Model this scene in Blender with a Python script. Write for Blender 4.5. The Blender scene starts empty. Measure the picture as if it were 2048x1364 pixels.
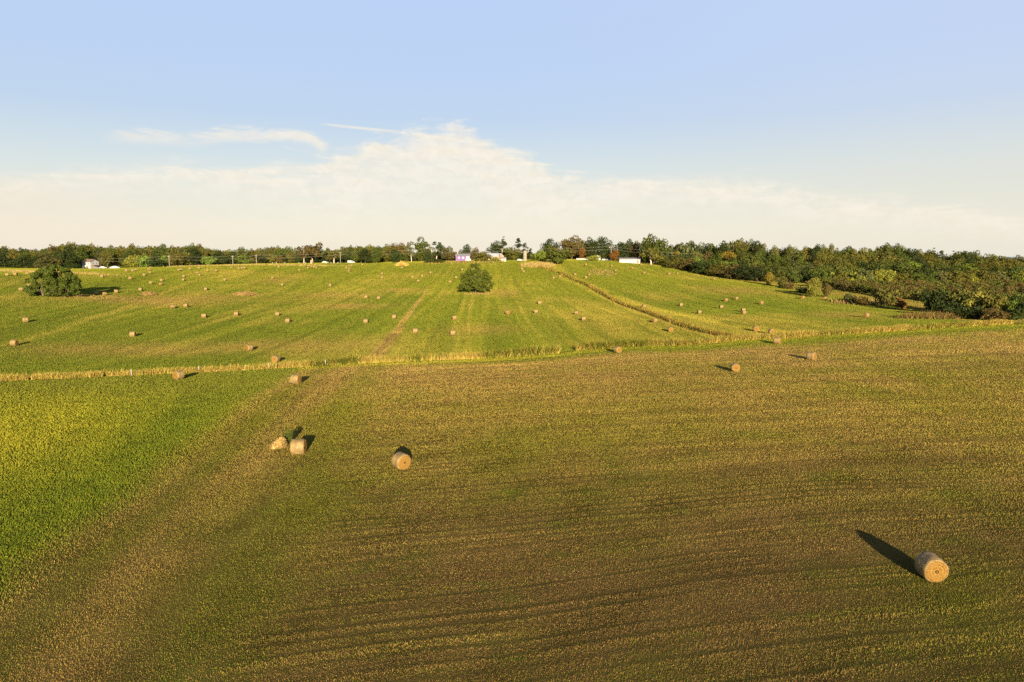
import bpy, math, random
import numpy as np
from mathutils import Vector, Matrix

random.seed(7)
RNG = np.random.default_rng(11)
sc = bpy.context.scene
COL = sc.collection
PI = math.pi

# ------------------------------------------------------------------ camera model
F = 1365.0                      # focal length in photo pixels (2048 wide)
PITCH = math.radians(7.06)
CP, SP = math.cos(PITCH), math.sin(PITCH)
CAM_Z = 16.0
SUN_EL, SUN_AZ = math.radians(11.6), math.radians(-7.5)     # az: heading that the light travels towards

def ray(px, py):
    a, b = (px - 1024) / F, (682 - py) / F
    return a, CP + b * SP, -SP + b * CP

def project(x, y, z):
    dz = z - CAM_Z
    fwd = y * CP - dz * SP
    up = y * SP + dz * CP
    return 1024 + F * x / fwd, 682 - F * up / fwd

# ------------------------------------------------------------------ noise
def _hash(i, j, s):
    h = (i * 374761393 + j * 668265263 + s * 974634611) & 0xFFFFFFFF
    h = ((h ^ (h >> 13)) * 1274126177) & 0xFFFFFFFF
    return ((h ^ (h >> 16)) & 0xFFFF) / 65535.0

def vnoise(x, y, s=0):
    x = np.asarray(x, float); y = np.asarray(y, float)
    i = np.floor(x).astype(np.int64); j = np.floor(y).astype(np.int64)
    fx, fy = x - i, y - j
    fx = fx * fx * (3 - 2 * fx); fy = fy * fy * (3 - 2 * fy)
    a = _hash(i, j, s); b = _hash(i + 1, j, s); c = _hash(i, j + 1, s); d = _hash(i + 1, j + 1, s)
    return (a * (1 - fx) + b * fx) * (1 - fy) + (c * (1 - fx) + d * fx) * fy

def fbm(x, y, s=0, o=3):
    t, amp, tot = 0, 1.0, 0
    for k in range(o):
        t = t + amp * vnoise(x * 2 ** k, y * 2 ** k, s + 17 * k); tot += amp; amp *= .5
    return t / tot

def sstep(a, b, x):
    t = np.clip((np.asarray(x, float) - a) / (b - a), 0, 1)
    return t * t * (3 - 2 * t)

# ------------------------------------------------------------------ terrain
CTRL = [  # photo pixel on the ground, distance along the view
 (0,763,97),(0,690,135),(0,640,160),(50,590,215),(40,578,235),(15,550,275),(80,540,330),
 (355,758,98),(264,674,150),(372,615,215),(310,570,280),(410,581,262),(300,548,330),(340,534,410),(180,538,440),
 (550,725,122),(497,702,129),(407,636,185),(472,632,190),(564,572,300),(544,558,335),(513,529,420),
 (690,729,118),(830,667,157),(905,641,185),(733,597,250),(660,573,305),(760,556,350),(700,537,405),(690,527,450),
 (900,716,122),(951,586,268),(900,560,340),(900,540,390),(900,524,440),
 (1040,712,124),(1236,706,126),(1072,627,200),(1154,630,195),(1079,609,232),(1107,558,340),(1044,539,385),(1050,524,440),
 (1172,553,350),(1230,540,385),(1220,522,450),(1260,527,430),
 (1310,646,175),(1342,664,158),(1288,616,228),(1362,613,238),(1288,548,365),(1338,549,375),(1428,560,352),
 (1487,627,202),(1473,600,252),(1523,609,235),(1513,663,152),(1544,669,146),(1556,688,130),(1625,720,106),(1472,744,96),
 (1606,598,255),(1650,600,250),(1688,603,242),(1734,635,178),(1540,570,318),(1400,549,385),(1330,533,425),
 (1800,660,146),(2000,650,150),(1850,634,178),(2040,652,147)]
pts = []
for px, py, Y in CTRL:
    a, dy, dz = ray(px, py); s = Y / dy
    pts.append((a * s, Y, CAM_Z + dz * s))
for X in range(-120, 161, 35):
    for Y in (0, 30, 60, 85):
        if abs(X) < 60 + Y: pts.append((X, Y, 0.0))
pts += [(X, Y, 9.5) for X in (-420, -330) for Y in (360, 450)]
pts += [(-230, 420, 9.0), (-250, 520, 9.5), (-120, 520, 11.5), (0, 520, 13.6), (60, 520, 13.4), (90, 500, 11.5), (-60, 520, 12.5)]
pts += [(150, 250, 0.2), (190, 250, 0.3), (240, 260, 0.4), (160, 330, 1.8), (210, 340, 2.0), (270, 340, 2.0), (140, 420, 5.5),
        (190, 430, 4.6), (260, 430, 4.0), (330, 430, 3.0), (150, 500, 6), (240, 520, 4.5), (360, 520, 3.0), (150, 180, -.3), (190, 180, -.6), (150, 150, .2), (200, 130, 0)]
P = np.array(pts)
LEN = 130.0
def base_mean(x, y): return (9.6 + 3.8 * np.exp(-((x - 25) / 150) ** 2)) * sstep(130, 460, y)
def kern(d): 
    q = math.sqrt(3) * d / LEN
    return (1 + q) * np.exp(-q)
D = np.hypot(P[:, None, 0] - P[None, :, 0], P[:, None, 1] - P[None, :, 1])
W = np.linalg.solve(kern(D) + .02 * np.eye(len(P)), P[:, 2] - base_mean(P[:, 0], P[:, 1]))
def height_exact(x, y):
    sh = np.shape(x); x = np.ravel(x); y = np.ravel(y); out = np.empty(len(x))
    for k in range(0, len(x), 40000):
        xs, ys = x[k:k + 40000], y[k:k + 40000]
        d = np.hypot(xs[:, None] - P[None, :, 0], ys[:, None] - P[None, :, 1])
        out[k:k + 40000] = kern(d) @ W + base_mean(xs, ys)
    out += .28 * (fbm(x / 26, y / 26, 5, 2) - .5) * sstep(20, 60, y) + .14 * (fbm(x / 7, y / 7, 9, 2) - .5)
    out += -.0 * x
    far = np.maximum(np.maximum(np.abs(x) - 520, y - 700), 0)
    out -= np.where(x > 150, 16, 1) * sstep(50, 1800, far)
    return out.reshape(sh)
STEP = 2.5
gx = np.arange(-520, 520.1, STEP); gy = np.arange(-20, 700.1, STEP)
GX, GY = np.meshgrid(gx, gy)
GH = height_exact(GX, GY)
def hgt(x, y):
    x = np.asarray(x, float); y = np.asarray(y, float)
    u = np.clip((x + 520) / STEP, 0, len(gx) - 1.001); v = np.clip((y + 20) / STEP, 0, len(gy) - 1.001)
    i = u.astype(int); j = v.astype(int); u = u - i; v = v - j
    return (GH[j, i] * (1 - u) + GH[j, i + 1] * u) * (1 - v) + (GH[j + 1, i] * (1 - u) + GH[j + 1, i + 1] * u) * v

def ground_at(px, py, smax=1200):
    """the point of the ground seen at a pixel of the photo"""
    a, dy, dz = ray(px, py)
    s = 15.0
    prev = s
    while s < smax:
        if CAM_Z + dz * s < hgt(a * s, dy * s):
            lo, hi = prev, s
            for _ in range(25):
                m = (lo + hi) / 2
                if CAM_Z + dz * m < hgt(a * m, dy * m): hi = m
                else: lo = m
            return Vector((a * hi, dy * hi, float(hgt(a * hi, dy * hi))))
        prev = s; s *= 1.01
    return None
def spot(px, Y):
    """the ground below pixel column px at distance Y"""
    py = 520
    for _ in range(6):
        b = (682 - py) / F
        x = (px - 1024) / F * Y / (CP + b * SP)
        z = float(hgt(x, Y)); py = project(x, Y, z)[1]
    return Vector((x, Y, z))
def world_poly(pix):
    o = []
    for px, py in pix:
        g = ground_at(px, py)
        if g is None: g = spot(px, 430)
        o.append((g.x, g.y))
    return np.array(o)

DITCH = world_poly([(-120,768),(0,763),(250,752),(400,745),(600,735),(720,727),(850,722),(1000,716),(1110,708),(1160,701),(1250,694),(1390,690),
                    (1480,681),(1560,678),(1650,671),(1740,666),(1830,660),(1900,655),(1990,650),(2080,646)])
DITCH = DITCH[np.argsort(DITCH[:, 0])]
def ditch_y(x): return np.interp(x, DITCH[:, 0], DITCH[:, 1])
HEDGE = world_poly([(1480,678),(1400,662),(1340,642),(1290,624),(1230,602),(1180,573),(1130,550),(1080,535)])
def hedge_x(y): return np.interp(y, HEDGE[:, 1], HEDGE[:, 0])
CHAN = world_poly([(750,714),(770,690),(790,668),(805,645),(820,625),(835,605),(848,588),(855,575),(880,560),(920,542)])
def chan_x(y): return np.interp(y, CHAN[:, 1], CHAN[:, 0])
EDGE = np.array([(112,140),(110,150),(108,165),(119,190),(127,240),(128,285),(122,320),(112,370),(100,410),(93,440),(88,520)], float)
def edge_x(y): return np.interp(y, EDGE[:, 1], EDGE[:, 0])
def bound_x(y): return -24 - (y - 30) * .117 + 1.2 * (vnoise(y / 9, 0 * y, 71) - .5)

# ------------------------------------------------------------------ colour of the vegetation
PAL = np.array([(.082,.124,.011),(.215,.208,.016),(.375,.255,.062),(.205,.122,.045),(.044,.050,.010),(.45,.38,.035)])   # green, yellow green, straw, brown, dark green, bright gold
def patch(x, y, px, py, rx, ry):
    g = ground_at(px, py)
    e = ((x - g.x) / rx) ** 2 + ((y - g.y) / ry) ** 2
    return np.exp(-e)
def field(x, y):
    """weights of the five plant colours at ground points, and a height factor"""
    n = len(x); w = np.zeros((n, 6)); hf = np.ones(n)
    q = y - ditch_y(x)
    front = q < 0
    xb = bound_x(y)
    a = math.radians(13)
    wx = 2.5 * (fbm(x / 20, y / 20, 31) - .5)
    r = y * math.cos(a) - x * math.sin(a) + wx + .0012 * x * x; s = x * math.cos(a) + y * math.sin(a)
    qb = x - xb
    rowA = np.clip(.5 + 1.35 * (.5 * fbm(r / 1.5, s / 30, 3, 2) + .5 * vnoise(r / .42, s / 20, 4) - .5), 0, 1)
    rowB = .6 * fbm(qb / 1.8, y / 26, 6, 2) + .4 * vnoise(qb / .6, y / 18, 7)
    mB = 1 - sstep(9, 18, qb + 3 * (fbm(x / 8, y / 8, 8) - .5))
    row = rowA * (1 - mB) + rowB * mB
    big = fbm(x / 22, y / 22, 12, 3); mid = fbm(x / 6, y / 6, 13, 3)
    # --- front mown field
    F_ = np.zeros((n, 6))
    g = np.clip(.31 + 1.6 * (big - .5) + 1.3 * (mid - .5) + .5 * (row - .5) + .14 * sstep(2, -14, x) * sstep(70, 45, y), .02, .9)
    d = np.hypot(x, y)
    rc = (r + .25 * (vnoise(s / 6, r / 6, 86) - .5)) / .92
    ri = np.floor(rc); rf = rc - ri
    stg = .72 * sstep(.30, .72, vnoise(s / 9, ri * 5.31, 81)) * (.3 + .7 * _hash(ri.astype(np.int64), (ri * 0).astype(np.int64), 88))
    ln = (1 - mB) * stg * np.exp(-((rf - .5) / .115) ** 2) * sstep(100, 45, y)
    tl = (1 - mB) * (stg * np.exp(-((rf - .24) / .12) ** 2) + .8 * sstep(.72, .85, vnoise(r / .5, s / 26, 83)))  # each row's sun-facing side painted pale beside its dark line, plus random streaks
    F_[:, 0] = .36 * g; F_[:, 1] = .62 * g; F_[:, 4] = .10 + .25 * np.clip(.45 - row, 0, 1)
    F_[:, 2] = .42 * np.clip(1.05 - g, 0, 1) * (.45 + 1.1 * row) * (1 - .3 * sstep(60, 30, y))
    F_[:, 3] = .34 * np.clip(1.05 - g, 0, 1) * (1.55 - 1.1 * row)
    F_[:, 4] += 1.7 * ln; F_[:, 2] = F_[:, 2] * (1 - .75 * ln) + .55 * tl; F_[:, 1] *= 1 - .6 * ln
    lo = sstep(66, 28, y)[:, None] * (1 - mB[:, None])  # shade falloff put into the colour: near stubble darker and browner
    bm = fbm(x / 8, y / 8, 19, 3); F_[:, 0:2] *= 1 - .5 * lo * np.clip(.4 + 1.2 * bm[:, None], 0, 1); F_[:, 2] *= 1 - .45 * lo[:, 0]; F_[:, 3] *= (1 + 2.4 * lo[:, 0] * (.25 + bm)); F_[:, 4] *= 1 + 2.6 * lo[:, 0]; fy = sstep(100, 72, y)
    F_[:, 5] += .40 * (.25 + .75 * fy) * sstep(34, 70, y) * (.3 + big) * (1 - .5 * np.clip(g, 0, 1)); F_[:, 2] += .12 * sstep(34, 75, y); F_[:, 3] += .22 * (1 - fy) * (.2 + 1.3 * mid)  # mid field painted golder and brighter, the light end of that falloff
    for (px, py, ln_, wd_) in ((1470, 925, 9, .45), (1990, 962, 8, .35), (1690, 1000, 6, .3), (1230, 940, 5, .3)):
        gp = ground_at(px, py); dx_, dy2 = x - gp.x, y - gp.y
        al = dx_ * math.cos(.24) + dy2 * math.sin(.24); ac = -dx_ * math.sin(.24) + dy2 * math.cos(.24)
        e = np.exp(-(al / ln_) ** 2 - (ac / wd_) ** 2) * (.4 + vnoise(al / .8, ac / .3, 93))
        F_[:, 2] += 1.3 * e
    fl = sstep(.70, .82, fbm(x / 2.6, y / 1.6, 94, 2)); F_[:, 0] += .55 * fl; F_[:, 3] *= 1 - .4 * fl
    # tan wheel lines along the headland
    t = np.exp(-((qb - 5.5 - .03 * (y - 40)) / 1.6) ** 2) + .6 * np.exp(-((qb - 1.0) / .9) ** 2)
    t *= sstep(.25, .55, fbm(qb / 3, y / 14, 41)) * 2.2
    F_[:, 2] += .38 * t; F_[:, 3] += .20 * t; F_[:, 0] *= 1 - .4 * np.clip(t, 0, 1)
    gb = np.exp(-((qb - 2.9) / 1.3) ** 2) + .8 * np.exp(-((qb - 10.5) / 2.4) ** 2)
    F_[:, 0] += .42 * gb; F_[:, 1] += .2 * gb; F_[:, 2] *= 1 - .4 * np.clip(gb, 0, 1); F_[:, 3] *= 1 - .4 * np.clip(gb, 0, 1)
    # greener verge below the ditch grass
    ver = sstep(-11 - 4 * mid, -3, q) * sstep(-30, 20, x) + sstep(-4, -1, q) * .5
    F_[:, 0] = F_[:, 0] + 2.0 * ver; F_[:, 1] += .9 * ver; F_[:, 2:4] *= (1 - .7 * np.clip(ver, 0, 1))[:, None]
    verge_gold = 1.5 * sstep(-5.0, -2.4, q) * (.25 + .75 * sstep(-48, -30, x))  # bright yellow mown strip at the foot of the ditch grass
    F_[:, 5] += 3.0 * verge_gold * (.35 + .65 * sstep(-30, 10, -np.abs(x + 5)))
    F_[:, 1] += 1.2 * verge_gold
    hfF = (.6 + .6 * row) * (1 - .5 * ln) * (1 + .45 * np.clip(tl, 0, 1))
    # --- leafy crop on the left
    C_ = np.zeros((n, 6))
    br = np.exp(-((y - 58 - 8 * (big - .5)) / 17) ** 2)
    cl = fbm(x / 1.3, y / 1.3, 15, 2)
    br = br * sstep(4, 20, -qb)
    C_[:, 1] = (.34 + 1.6 * br) * (.4 + 1.2 * cl) + .25 * np.clip(mid - .45, 0, 1); C_[:, 0] = .55 + .45 * (1 - br); C_[:, 5] = 1.7 * br * cl; C_[:, 4] = .16 * (1 - cl) * (1.4 - br) + .16 * sstep(70, 92, y)
    C_[:, 2] = .04 + .25 * sstep(70, 92, y) * mid; C_[:, 3] = .12 * sstep(62, 84, y)
    mc = sstep(2.2, -2.6, qb + 3.5 * (mid - .5))
    # --- hill
    k = sstep(-20, 60, x)
    dy_ = y - 140
    v = np.where(x < -70, (x - .35 * dy_) / (1 + .005 * dy_), (x + .049 * dy_) / (1 - .0007 * dy_)) + 5 * (fbm(x / 60, y / 90, 22) - .5)
    sw = .5 * fbm(v / 4.5, y / 130, 23, 2) + .5 * vnoise(v / 1.7, y / 90, 24)
    hb = fbm(x / 30, y / 45, 25, 3); hm = fbm(x / 8, y / 16, 26, 3)
    cx, hx = chan_x(y), hedge_x(y)
    midz = sstep(-2, 3, x - cx) * sstep(2, -3, x - hx)
    rightz = sstep(0, 3, x - hx)
    H_ = np.zeros((n, 6))
    dry = np.clip(.20 + 2.3 * (hb - .52) + .9 * (hm - .5) + 1.1 * (sw - .5) + .14 * midz, 0, 1.1)
    fine = sstep(.56, .74, vnoise(v / 1.05, y / 70, 27)); fdk = sstep(.58, .75, vnoise(v / 1.2 + 40, y / 80, 28))
    H_[:, 0] = 1.6 * (1 - .65 * dry); H_[:, 1] = .30 + .60 * dry * (.5 + sw) + .30 * midz + .45 * sstep(230, 360, y) + .25 * fine; H_[:, 2] = .10 + .55 * dry * (.2 + 1.3 * sw) + .30 * fine * (.3 + dry); H_[:, 3] = .10 + .42 * dry * (1.25 - sw); H_[:, 4] = .20 + .55 * np.clip(.48 - sw, 0, 1) + .55 * fdk
    H_[:, 5] = .16 * sstep(230, 330, y) + .16 * fine * (.3 + midz + rightz * .5)
    yl = rightz * np.exp(-((v - np.interp(y, [150, 350], [58, 47])) / 3.2) ** 2) * sstep(.35, .6, hm + .15)
    H_[:, 2] += .9 * yl; H_[:, 5] += 1.0 * yl
    for (px, py, rx, ry) in PATCHES:
        e = patch(x, y, px, py, rx, ry) * (.5 + hm)
        H_[:, 3] += 1.1 * e; H_[:, 2] += .35 * e; H_[:, 0] *= 1 - .6 * np.clip(e, 0, 1)
    for (pl, wd, st) in TRACKS:
        e = np.exp(-((x - np.interp(y, pl[:, 1], pl[:, 0])) / wd) ** 2) * sstep(pl[0, 1] - 4, pl[0, 1] + 8, y) * sstep(pl[-1, 1] + 4, pl[-1, 1] - 12, y) * st
        H_[:, 2] += 1.2 * e; H_[:, 1] += .8 * e; H_[:, 0] *= 1 - .7 * np.clip(e, 0, 1)
    # bare channel
    e = np.exp(-((x - cx) / np.interp(y, [120, 160, 200, 260, 330], [1.6, 1.2, .65, .6, .4])) ** 4) * sstep(395, 300, y) * (.55 + .9 * hm)
    tn = sstep(.35, .65, vnoise(x / 1.2, y / 9, 51) + .35 * sstep(150, 190, y) - .1)
    H_[:, 2] += 3.2 * e * tn; H_[:, 3] += e * (1.5 - .9 * tn); H_[:, :2] *= (1 - .9 * np.clip(e, 0, 1))[:, None]
    # wood and orchard floor, rough ground at the top
    wf = sstep(-1, 2, x - edge_x(y)) * sstep(140, 150, y) * (q > 0)
    H_[:, 2] += 1.1 * wf * hm; H_[:, 3] += 1.2 * wf; H_[:, 4] += .8 * wf
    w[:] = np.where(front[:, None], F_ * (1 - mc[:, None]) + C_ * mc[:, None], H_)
    hf = np.where(front, hfF * (1 - mc) + mc * (.75 + 1.0 * cl), .55 + .8 * sw) * (1 - .45 * np.where(front, 0, np.clip(e, 0, 1)))
    w = np.clip(w, 0, None); w /= w.sum(1, keepdims=True)
    return w, hf, front, mc * front
TRACKS = [(world_poly([(225,624),(300,597),(390,561),(512,537)]), .9, .9), (world_poly([(0,692),(120,660),(230,624)]), 1.3, .5),
          (world_poly([(1440,674),(1380,661),(1300,633),(1230,606),(1170,575),(1110,550)]), 1.0, 1.3),
          (world_poly([(400,600),(470,575),(540,555),(620,545)]), .8, .4)]
TRACKS = [(p[np.argsort(p[:, 1])], a, b) for p, a, b in TRACKS]
PATCHES = [(230,598,16,12),(330,602,13,10),(420,596,12,9),(240,700,18,8),(590,690,14,8),(700,612,12,10),(660,590,12,9),(800,580,9,9),(1000,585,8,12),(960,660,9,8),(1460,580,14,18),(1690,630,9,14),(560,560,10,20)]

# ------------------------------------------------------------------ materials
def mat(name, rough=.8, spec=.2):
    m = bpy.data.materials.new(name); m.use_nodes = True
    b = m.node_tree.nodes['Principled BSDF']
    b.inputs['Roughness'].default_value = rough
    b.inputs['Specular IOR Level'].default_value = spec
    return m, m.node_tree.nodes, m.node_tree.links, b
def N(nodes, t, **kw):
    n = nodes.new(t)
    for k, v in kw.items(): setattr(n, k, v)
    return n
def flat(name, rgb, rough=.7, var=.18, scale=3.0, spec=.3):
    m, nd, lk, b = mat(name, rough, spec)
    tc = N(nd, 'ShaderNodeTexCoord'); no = N(nd, 'ShaderNodeTexNoise'); no.inputs['Scale'].default_value = scale; no.inputs['Detail'].default_value = 5
    lk.new(tc.outputs['Object'], no.inputs['Vector'])
    rp = N(nd, 'ShaderNodeValToRGB')
    rp.color_ramp.elements[0].position = .3; rp.color_ramp.elements[1].position = .7
    rp.color_ramp.elements[0].color = (*[c * (1 - var) for c in rgb], 1); rp.color_ramp.elements[1].color = (*[min(1, c * (1 + var)) for c in rgb], 1)
    lk.new(no.outputs['Fac'], rp.inputs['Fac']); lk.new(rp.outputs['Color'], b.inputs['Base Color'])
    return m
def tint_material(name, island=.5, rough=.85, spec=.0, attr='tint', objcol=False, transl=.0):
    m, nd, lk, b = mat(name, rough, spec)
    if objcol:
        src = N(nd, 'ShaderNodeObjectInfo').outputs['Color']
    else:
        src = N(nd, 'ShaderNodeAttribute', attribute_name=attr).outputs['Color']
    geo = N(nd, 'ShaderNodeNewGeometry')
    mr = N(nd, 'ShaderNodeMapRange'); mr.inputs['To Min'].default_value = 1 - island; mr.inputs['To Max'].default_value = 1 + island
    lk.new(geo.outputs['Random Per Island'], mr.inputs['Value'])
    hs = N(nd, 'ShaderNodeHueSaturation')
    m2 = N(nd, 'ShaderNodeMath', operation='MULTIPLY_ADD'); m2.inputs[1].default_value = 7.31; m2.inputs[2].default_value = 0
    fr = N(nd, 'ShaderNodeMath', operation='FRACT'); lk.new(geo.outputs['Random Per Island'], m2.inputs[0]); lk.new(m2.outputs[0], fr.inputs[0])
    m3 = N(nd, 'ShaderNodeMapRange'); m3.inputs['To Min'].default_value = .475; m3.inputs['To Max'].default_value = .52
    lk.new(fr.outputs[0], m3.inputs['Value']); lk.new(m3.outputs[0], hs.inputs['Hue'])
    lk.new(mr.outputs[0], hs.inputs['Value']); lk.new(src, hs.inputs['Color'])
    lk.new(hs.outputs['Color'], b.inputs['Base Color'])
    return m
GRASS = tint_material('grass_blades', .17)
MEADOW = tint_material('meadow_blades', .07)
TALL = tint_material('tall_grass_blades', .18)
LEAF = tint_material('leaf_clumps', .3, .7, .05, objcol=True)
def ground_material():
    m, nd, lk, b = mat('field_soil_and_turf', 1.0, 0)
    at = N(nd, 'ShaderNodeAttribute', attribute_name='tint')
    tc = N(nd, 'ShaderNodeTexCoord')
    n1 = N(nd, 'ShaderNodeTexNoise'); n1.inputs['Scale'].default_value = 9; n1.inputs['Detail'].default_value = 6; n1.inputs['Roughness'].default_value = .7
    n2 = N(nd, 'ShaderNodeTexNoise'); n2.inputs['Scale'].default_value = .35; n2.inputs['Detail'].default_value = 5
    lk.new(tc.outputs['Object'], n1.inputs['Vector']); lk.new(tc.outputs['Object'], n2.inputs['Vector'])
    ad = N(nd, 'ShaderNodeMath', operation='ADD'); lk.new(n1.outputs['Fac'], ad.inputs[0]); lk.new(n2.outputs['Fac'], ad.inputs[1])
    mr = N(nd, 'ShaderNodeMapRange'); mr.inputs['From Min'].default_value = .6; mr.inputs['From Max'].default_value = 1.4; mr.inputs['To Min'].default_value = .55; mr.inputs['To Max'].default_value = 1.45
    lk.new(ad.outputs[0], mr.inputs['Value'])
    hs = N(nd, 'ShaderNodeHueSaturation'); lk.new(at.outputs['Color'], hs.inputs['Color']); lk.new(mr.outputs[0], hs.inputs['Value'])
    lk.new(hs.outputs['Color'], b.inputs['Base Color'])
    bp = N(nd, 'ShaderNodeBump'); bp.inputs['Strength'].default_value = .8; bp.inputs['Distance'].default_value = .12
    lk.new(n1.outputs['Fac'], bp.inputs['Height']); lk.new(bp.outputs['Normal'], b.inputs['Normal'])
    return m
GROUND = ground_material()

# ------------------------------------------------------------------ mesh helpers
def link(o): COL.objects.link(o); return o
def raw_mesh(name, co, faces, nside, material, colors=None, smooth=False):
    """fast mesh from numpy: co (n,3), faces (m,nside)"""
    me = bpy.data.meshes.new(name)
    co = np.asarray(co, np.float32); faces = np.asarray(faces, np.int32)
    me.vertices.add(len(co)); me.vertices.foreach_set('co', co.ravel())
    me.loops.add(faces.size); me.loops.foreach_set('vertex_index', faces.ravel())
    me.polygons.add(len(faces)); me.polygons.foreach_set('loop_start', np.arange(0, faces.size, nside, dtype=np.int32))
    me.polygons.foreach_set('loop_total', np.full(len(faces), nside, np.int32))
    if smooth: me.polygons.foreach_set('use_smooth', np.ones(len(faces), bool))
    if colors is not None:
        ca = me.color_attributes.new('tint', 'FLOAT_COLOR', 'POINT')
        c4 = np.ones((len(co), 4), np.float32); c4[:, :3] = colors
        ca.data.foreach_set('color', c4.ravel())
    me.update(calc_edges=True)
    me.materials.append(material)
    return me
class MB:
    """collects plain polygons for one mesh"""
    def __init__(s): s.v, s.f, s.m = [], [], []
    def poly(s, pts, mi=0):
        k = len(s.v); s.v += [tuple(p) for p in pts]; s.f.append(list(range(k, k + len(pts)))); s.m.append(mi)
    def box(s, x0, y0, z0, x1, y1, z1, mi=0):
        k = len(s.v)
        s.v += [(x0,y0,z0),(x1,y0,z0),(x1,y1,z0),(x0,y1,z0),(x0,y0,z1),(x1,y0,z1),(x1,y1,z1),(x0,y1,z1)]
        for f in ((0,3,2,1),(4,5,6,7),(0,1,5,4),(1,2,6,5),(2,3,7,6),(3,0,4,7)): s.f.append([k + i for i in f]); s.m.append(mi)
    def tube(s, path, radii, n=7, mi=0, cap=True):
        k0 = len(s.v); path = [Vector(p) for p in path]
        for i, p in enumerate(path):
            t = (path[min(i + 1, len(path) - 1)] - path[max(i - 1, 0)]).normalized()
            u = t.cross(Vector((0, 1, 0)) if abs(t.y) < .9 else Vector((1, 0, 0))).normalized(); w = t.cross(u)
            for j in range(n):
                a = 2 * PI * j / n; s.v.append(tuple(p + (u * math.cos(a) + w * math.sin(a)) * radii[i]))
        for i in range(len(path) - 1):
            for j in range(n):
                s.f.append([k0 + i * n + j, k0 + i * n + (j + 1) % n, k0 + (i + 1) * n + (j + 1) % n, k0 + (i + 1) * n + j]); s.m.append(mi)
        if cap:
            s.f.append([k0 + j for j in range(n)][::-1]); s.m.append(mi)
            s.f.append([k0 + (len(path) - 1) * n + j for j in range(n)]); s.m.append(mi)
    def mesh(s, name, mats, smooth=False):
        me = bpy.data.meshes.new(name); me.from_pydata(s.v, [], s.f)
        for m in (mats if isinstance(mats, (list, tuple)) else [mats]): me.materials.append(m)
        me.polygons.foreach_set('material_index', s.m)
        if smooth: me.polygons.foreach_set('use_smooth', [True] * len(s.f))
        me.update(); return me
    def obj(s, name, mats, parent=None, smooth=False):
        o = link(bpy.data.objects.new(name, s.mesh(name, mats, smooth)))
        if parent: o.parent = parent
        return o
def tag(o, label=None, cat=None, group=None, kind=None):
    for k, v in (('label', label), ('category', cat), ('group', group), ('kind', kind)):
        if v: o[k] = v
    return o
def empty(name, loc, label, cat, group=None, rz=0.0):
    o = link(bpy.data.objects.new(name, None)); o.empty_display_size = .3
    o.location = loc; o.rotation_euler = (0, 0, rz)
    return tag(o, label, cat, group)

# ------------------------------------------------------------------ the ground sheet
ox = np.concatenate([[-9000, -4000, -2200, -1300, -850, -640], gx, [640, 850, 1300, 2200, 4000, 9000]])
oy = np.concatenate([[-1500, -500, -150, -60], gy, [780, 900, 1150, 1600, 2400]])
AX, AY = np.meshgrid(ox, oy)
AH = height_exact(AX, AY)
AH[4:4 + len(gy), 6:6 + len(gx)] = GH
nx, ny = len(ox), len(oy)
co = np.stack([AX.ravel(), AY.ravel(), AH.ravel()], 1)
ii = (np.arange(ny - 1)[:, None] * nx + np.arange(nx - 1)[None, :]).ravel()
fc = np.stack([ii, ii + 1, ii + nx + 1, ii + nx], 1)
w, hf, fr, mc = field(co[:, 0], co[:, 1])
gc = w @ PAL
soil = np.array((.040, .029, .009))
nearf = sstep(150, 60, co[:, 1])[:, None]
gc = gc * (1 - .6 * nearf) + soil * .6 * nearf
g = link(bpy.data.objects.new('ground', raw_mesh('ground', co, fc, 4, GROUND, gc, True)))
tag(g, 'rolling farm fields of mown stubble and green hay meadow', 'ground', kind='structure')
sm, nd, lk, b = mat('lake_water', .35, .5); b.inputs['Base Color'].default_value = (.20, .25, .36, 1)
tc = N(nd, 'ShaderNodeTexCoord'); no = N(nd, 'ShaderNodeTexNoise'); no.inputs['Scale'].default_value = .02; bp = N(nd, 'ShaderNodeBump'); bp.inputs['Strength'].default_value = .3
lk.new(tc.outputs['Object'], no.inputs['Vector']); lk.new(no.outputs['Fac'], bp.inputs['Height']); lk.new(bp.outputs['Normal'], b.inputs['Normal'])
mb = MB(); mb.poly([(-60000, 1500, -12), (60000, 1500, -12), (60000, 60000, -12), (-60000, 60000, -12)])
tag(mb.obj('water', sm), 'distant blue lake on the horizon beyond the woods', 'lake', kind='structure')

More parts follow.
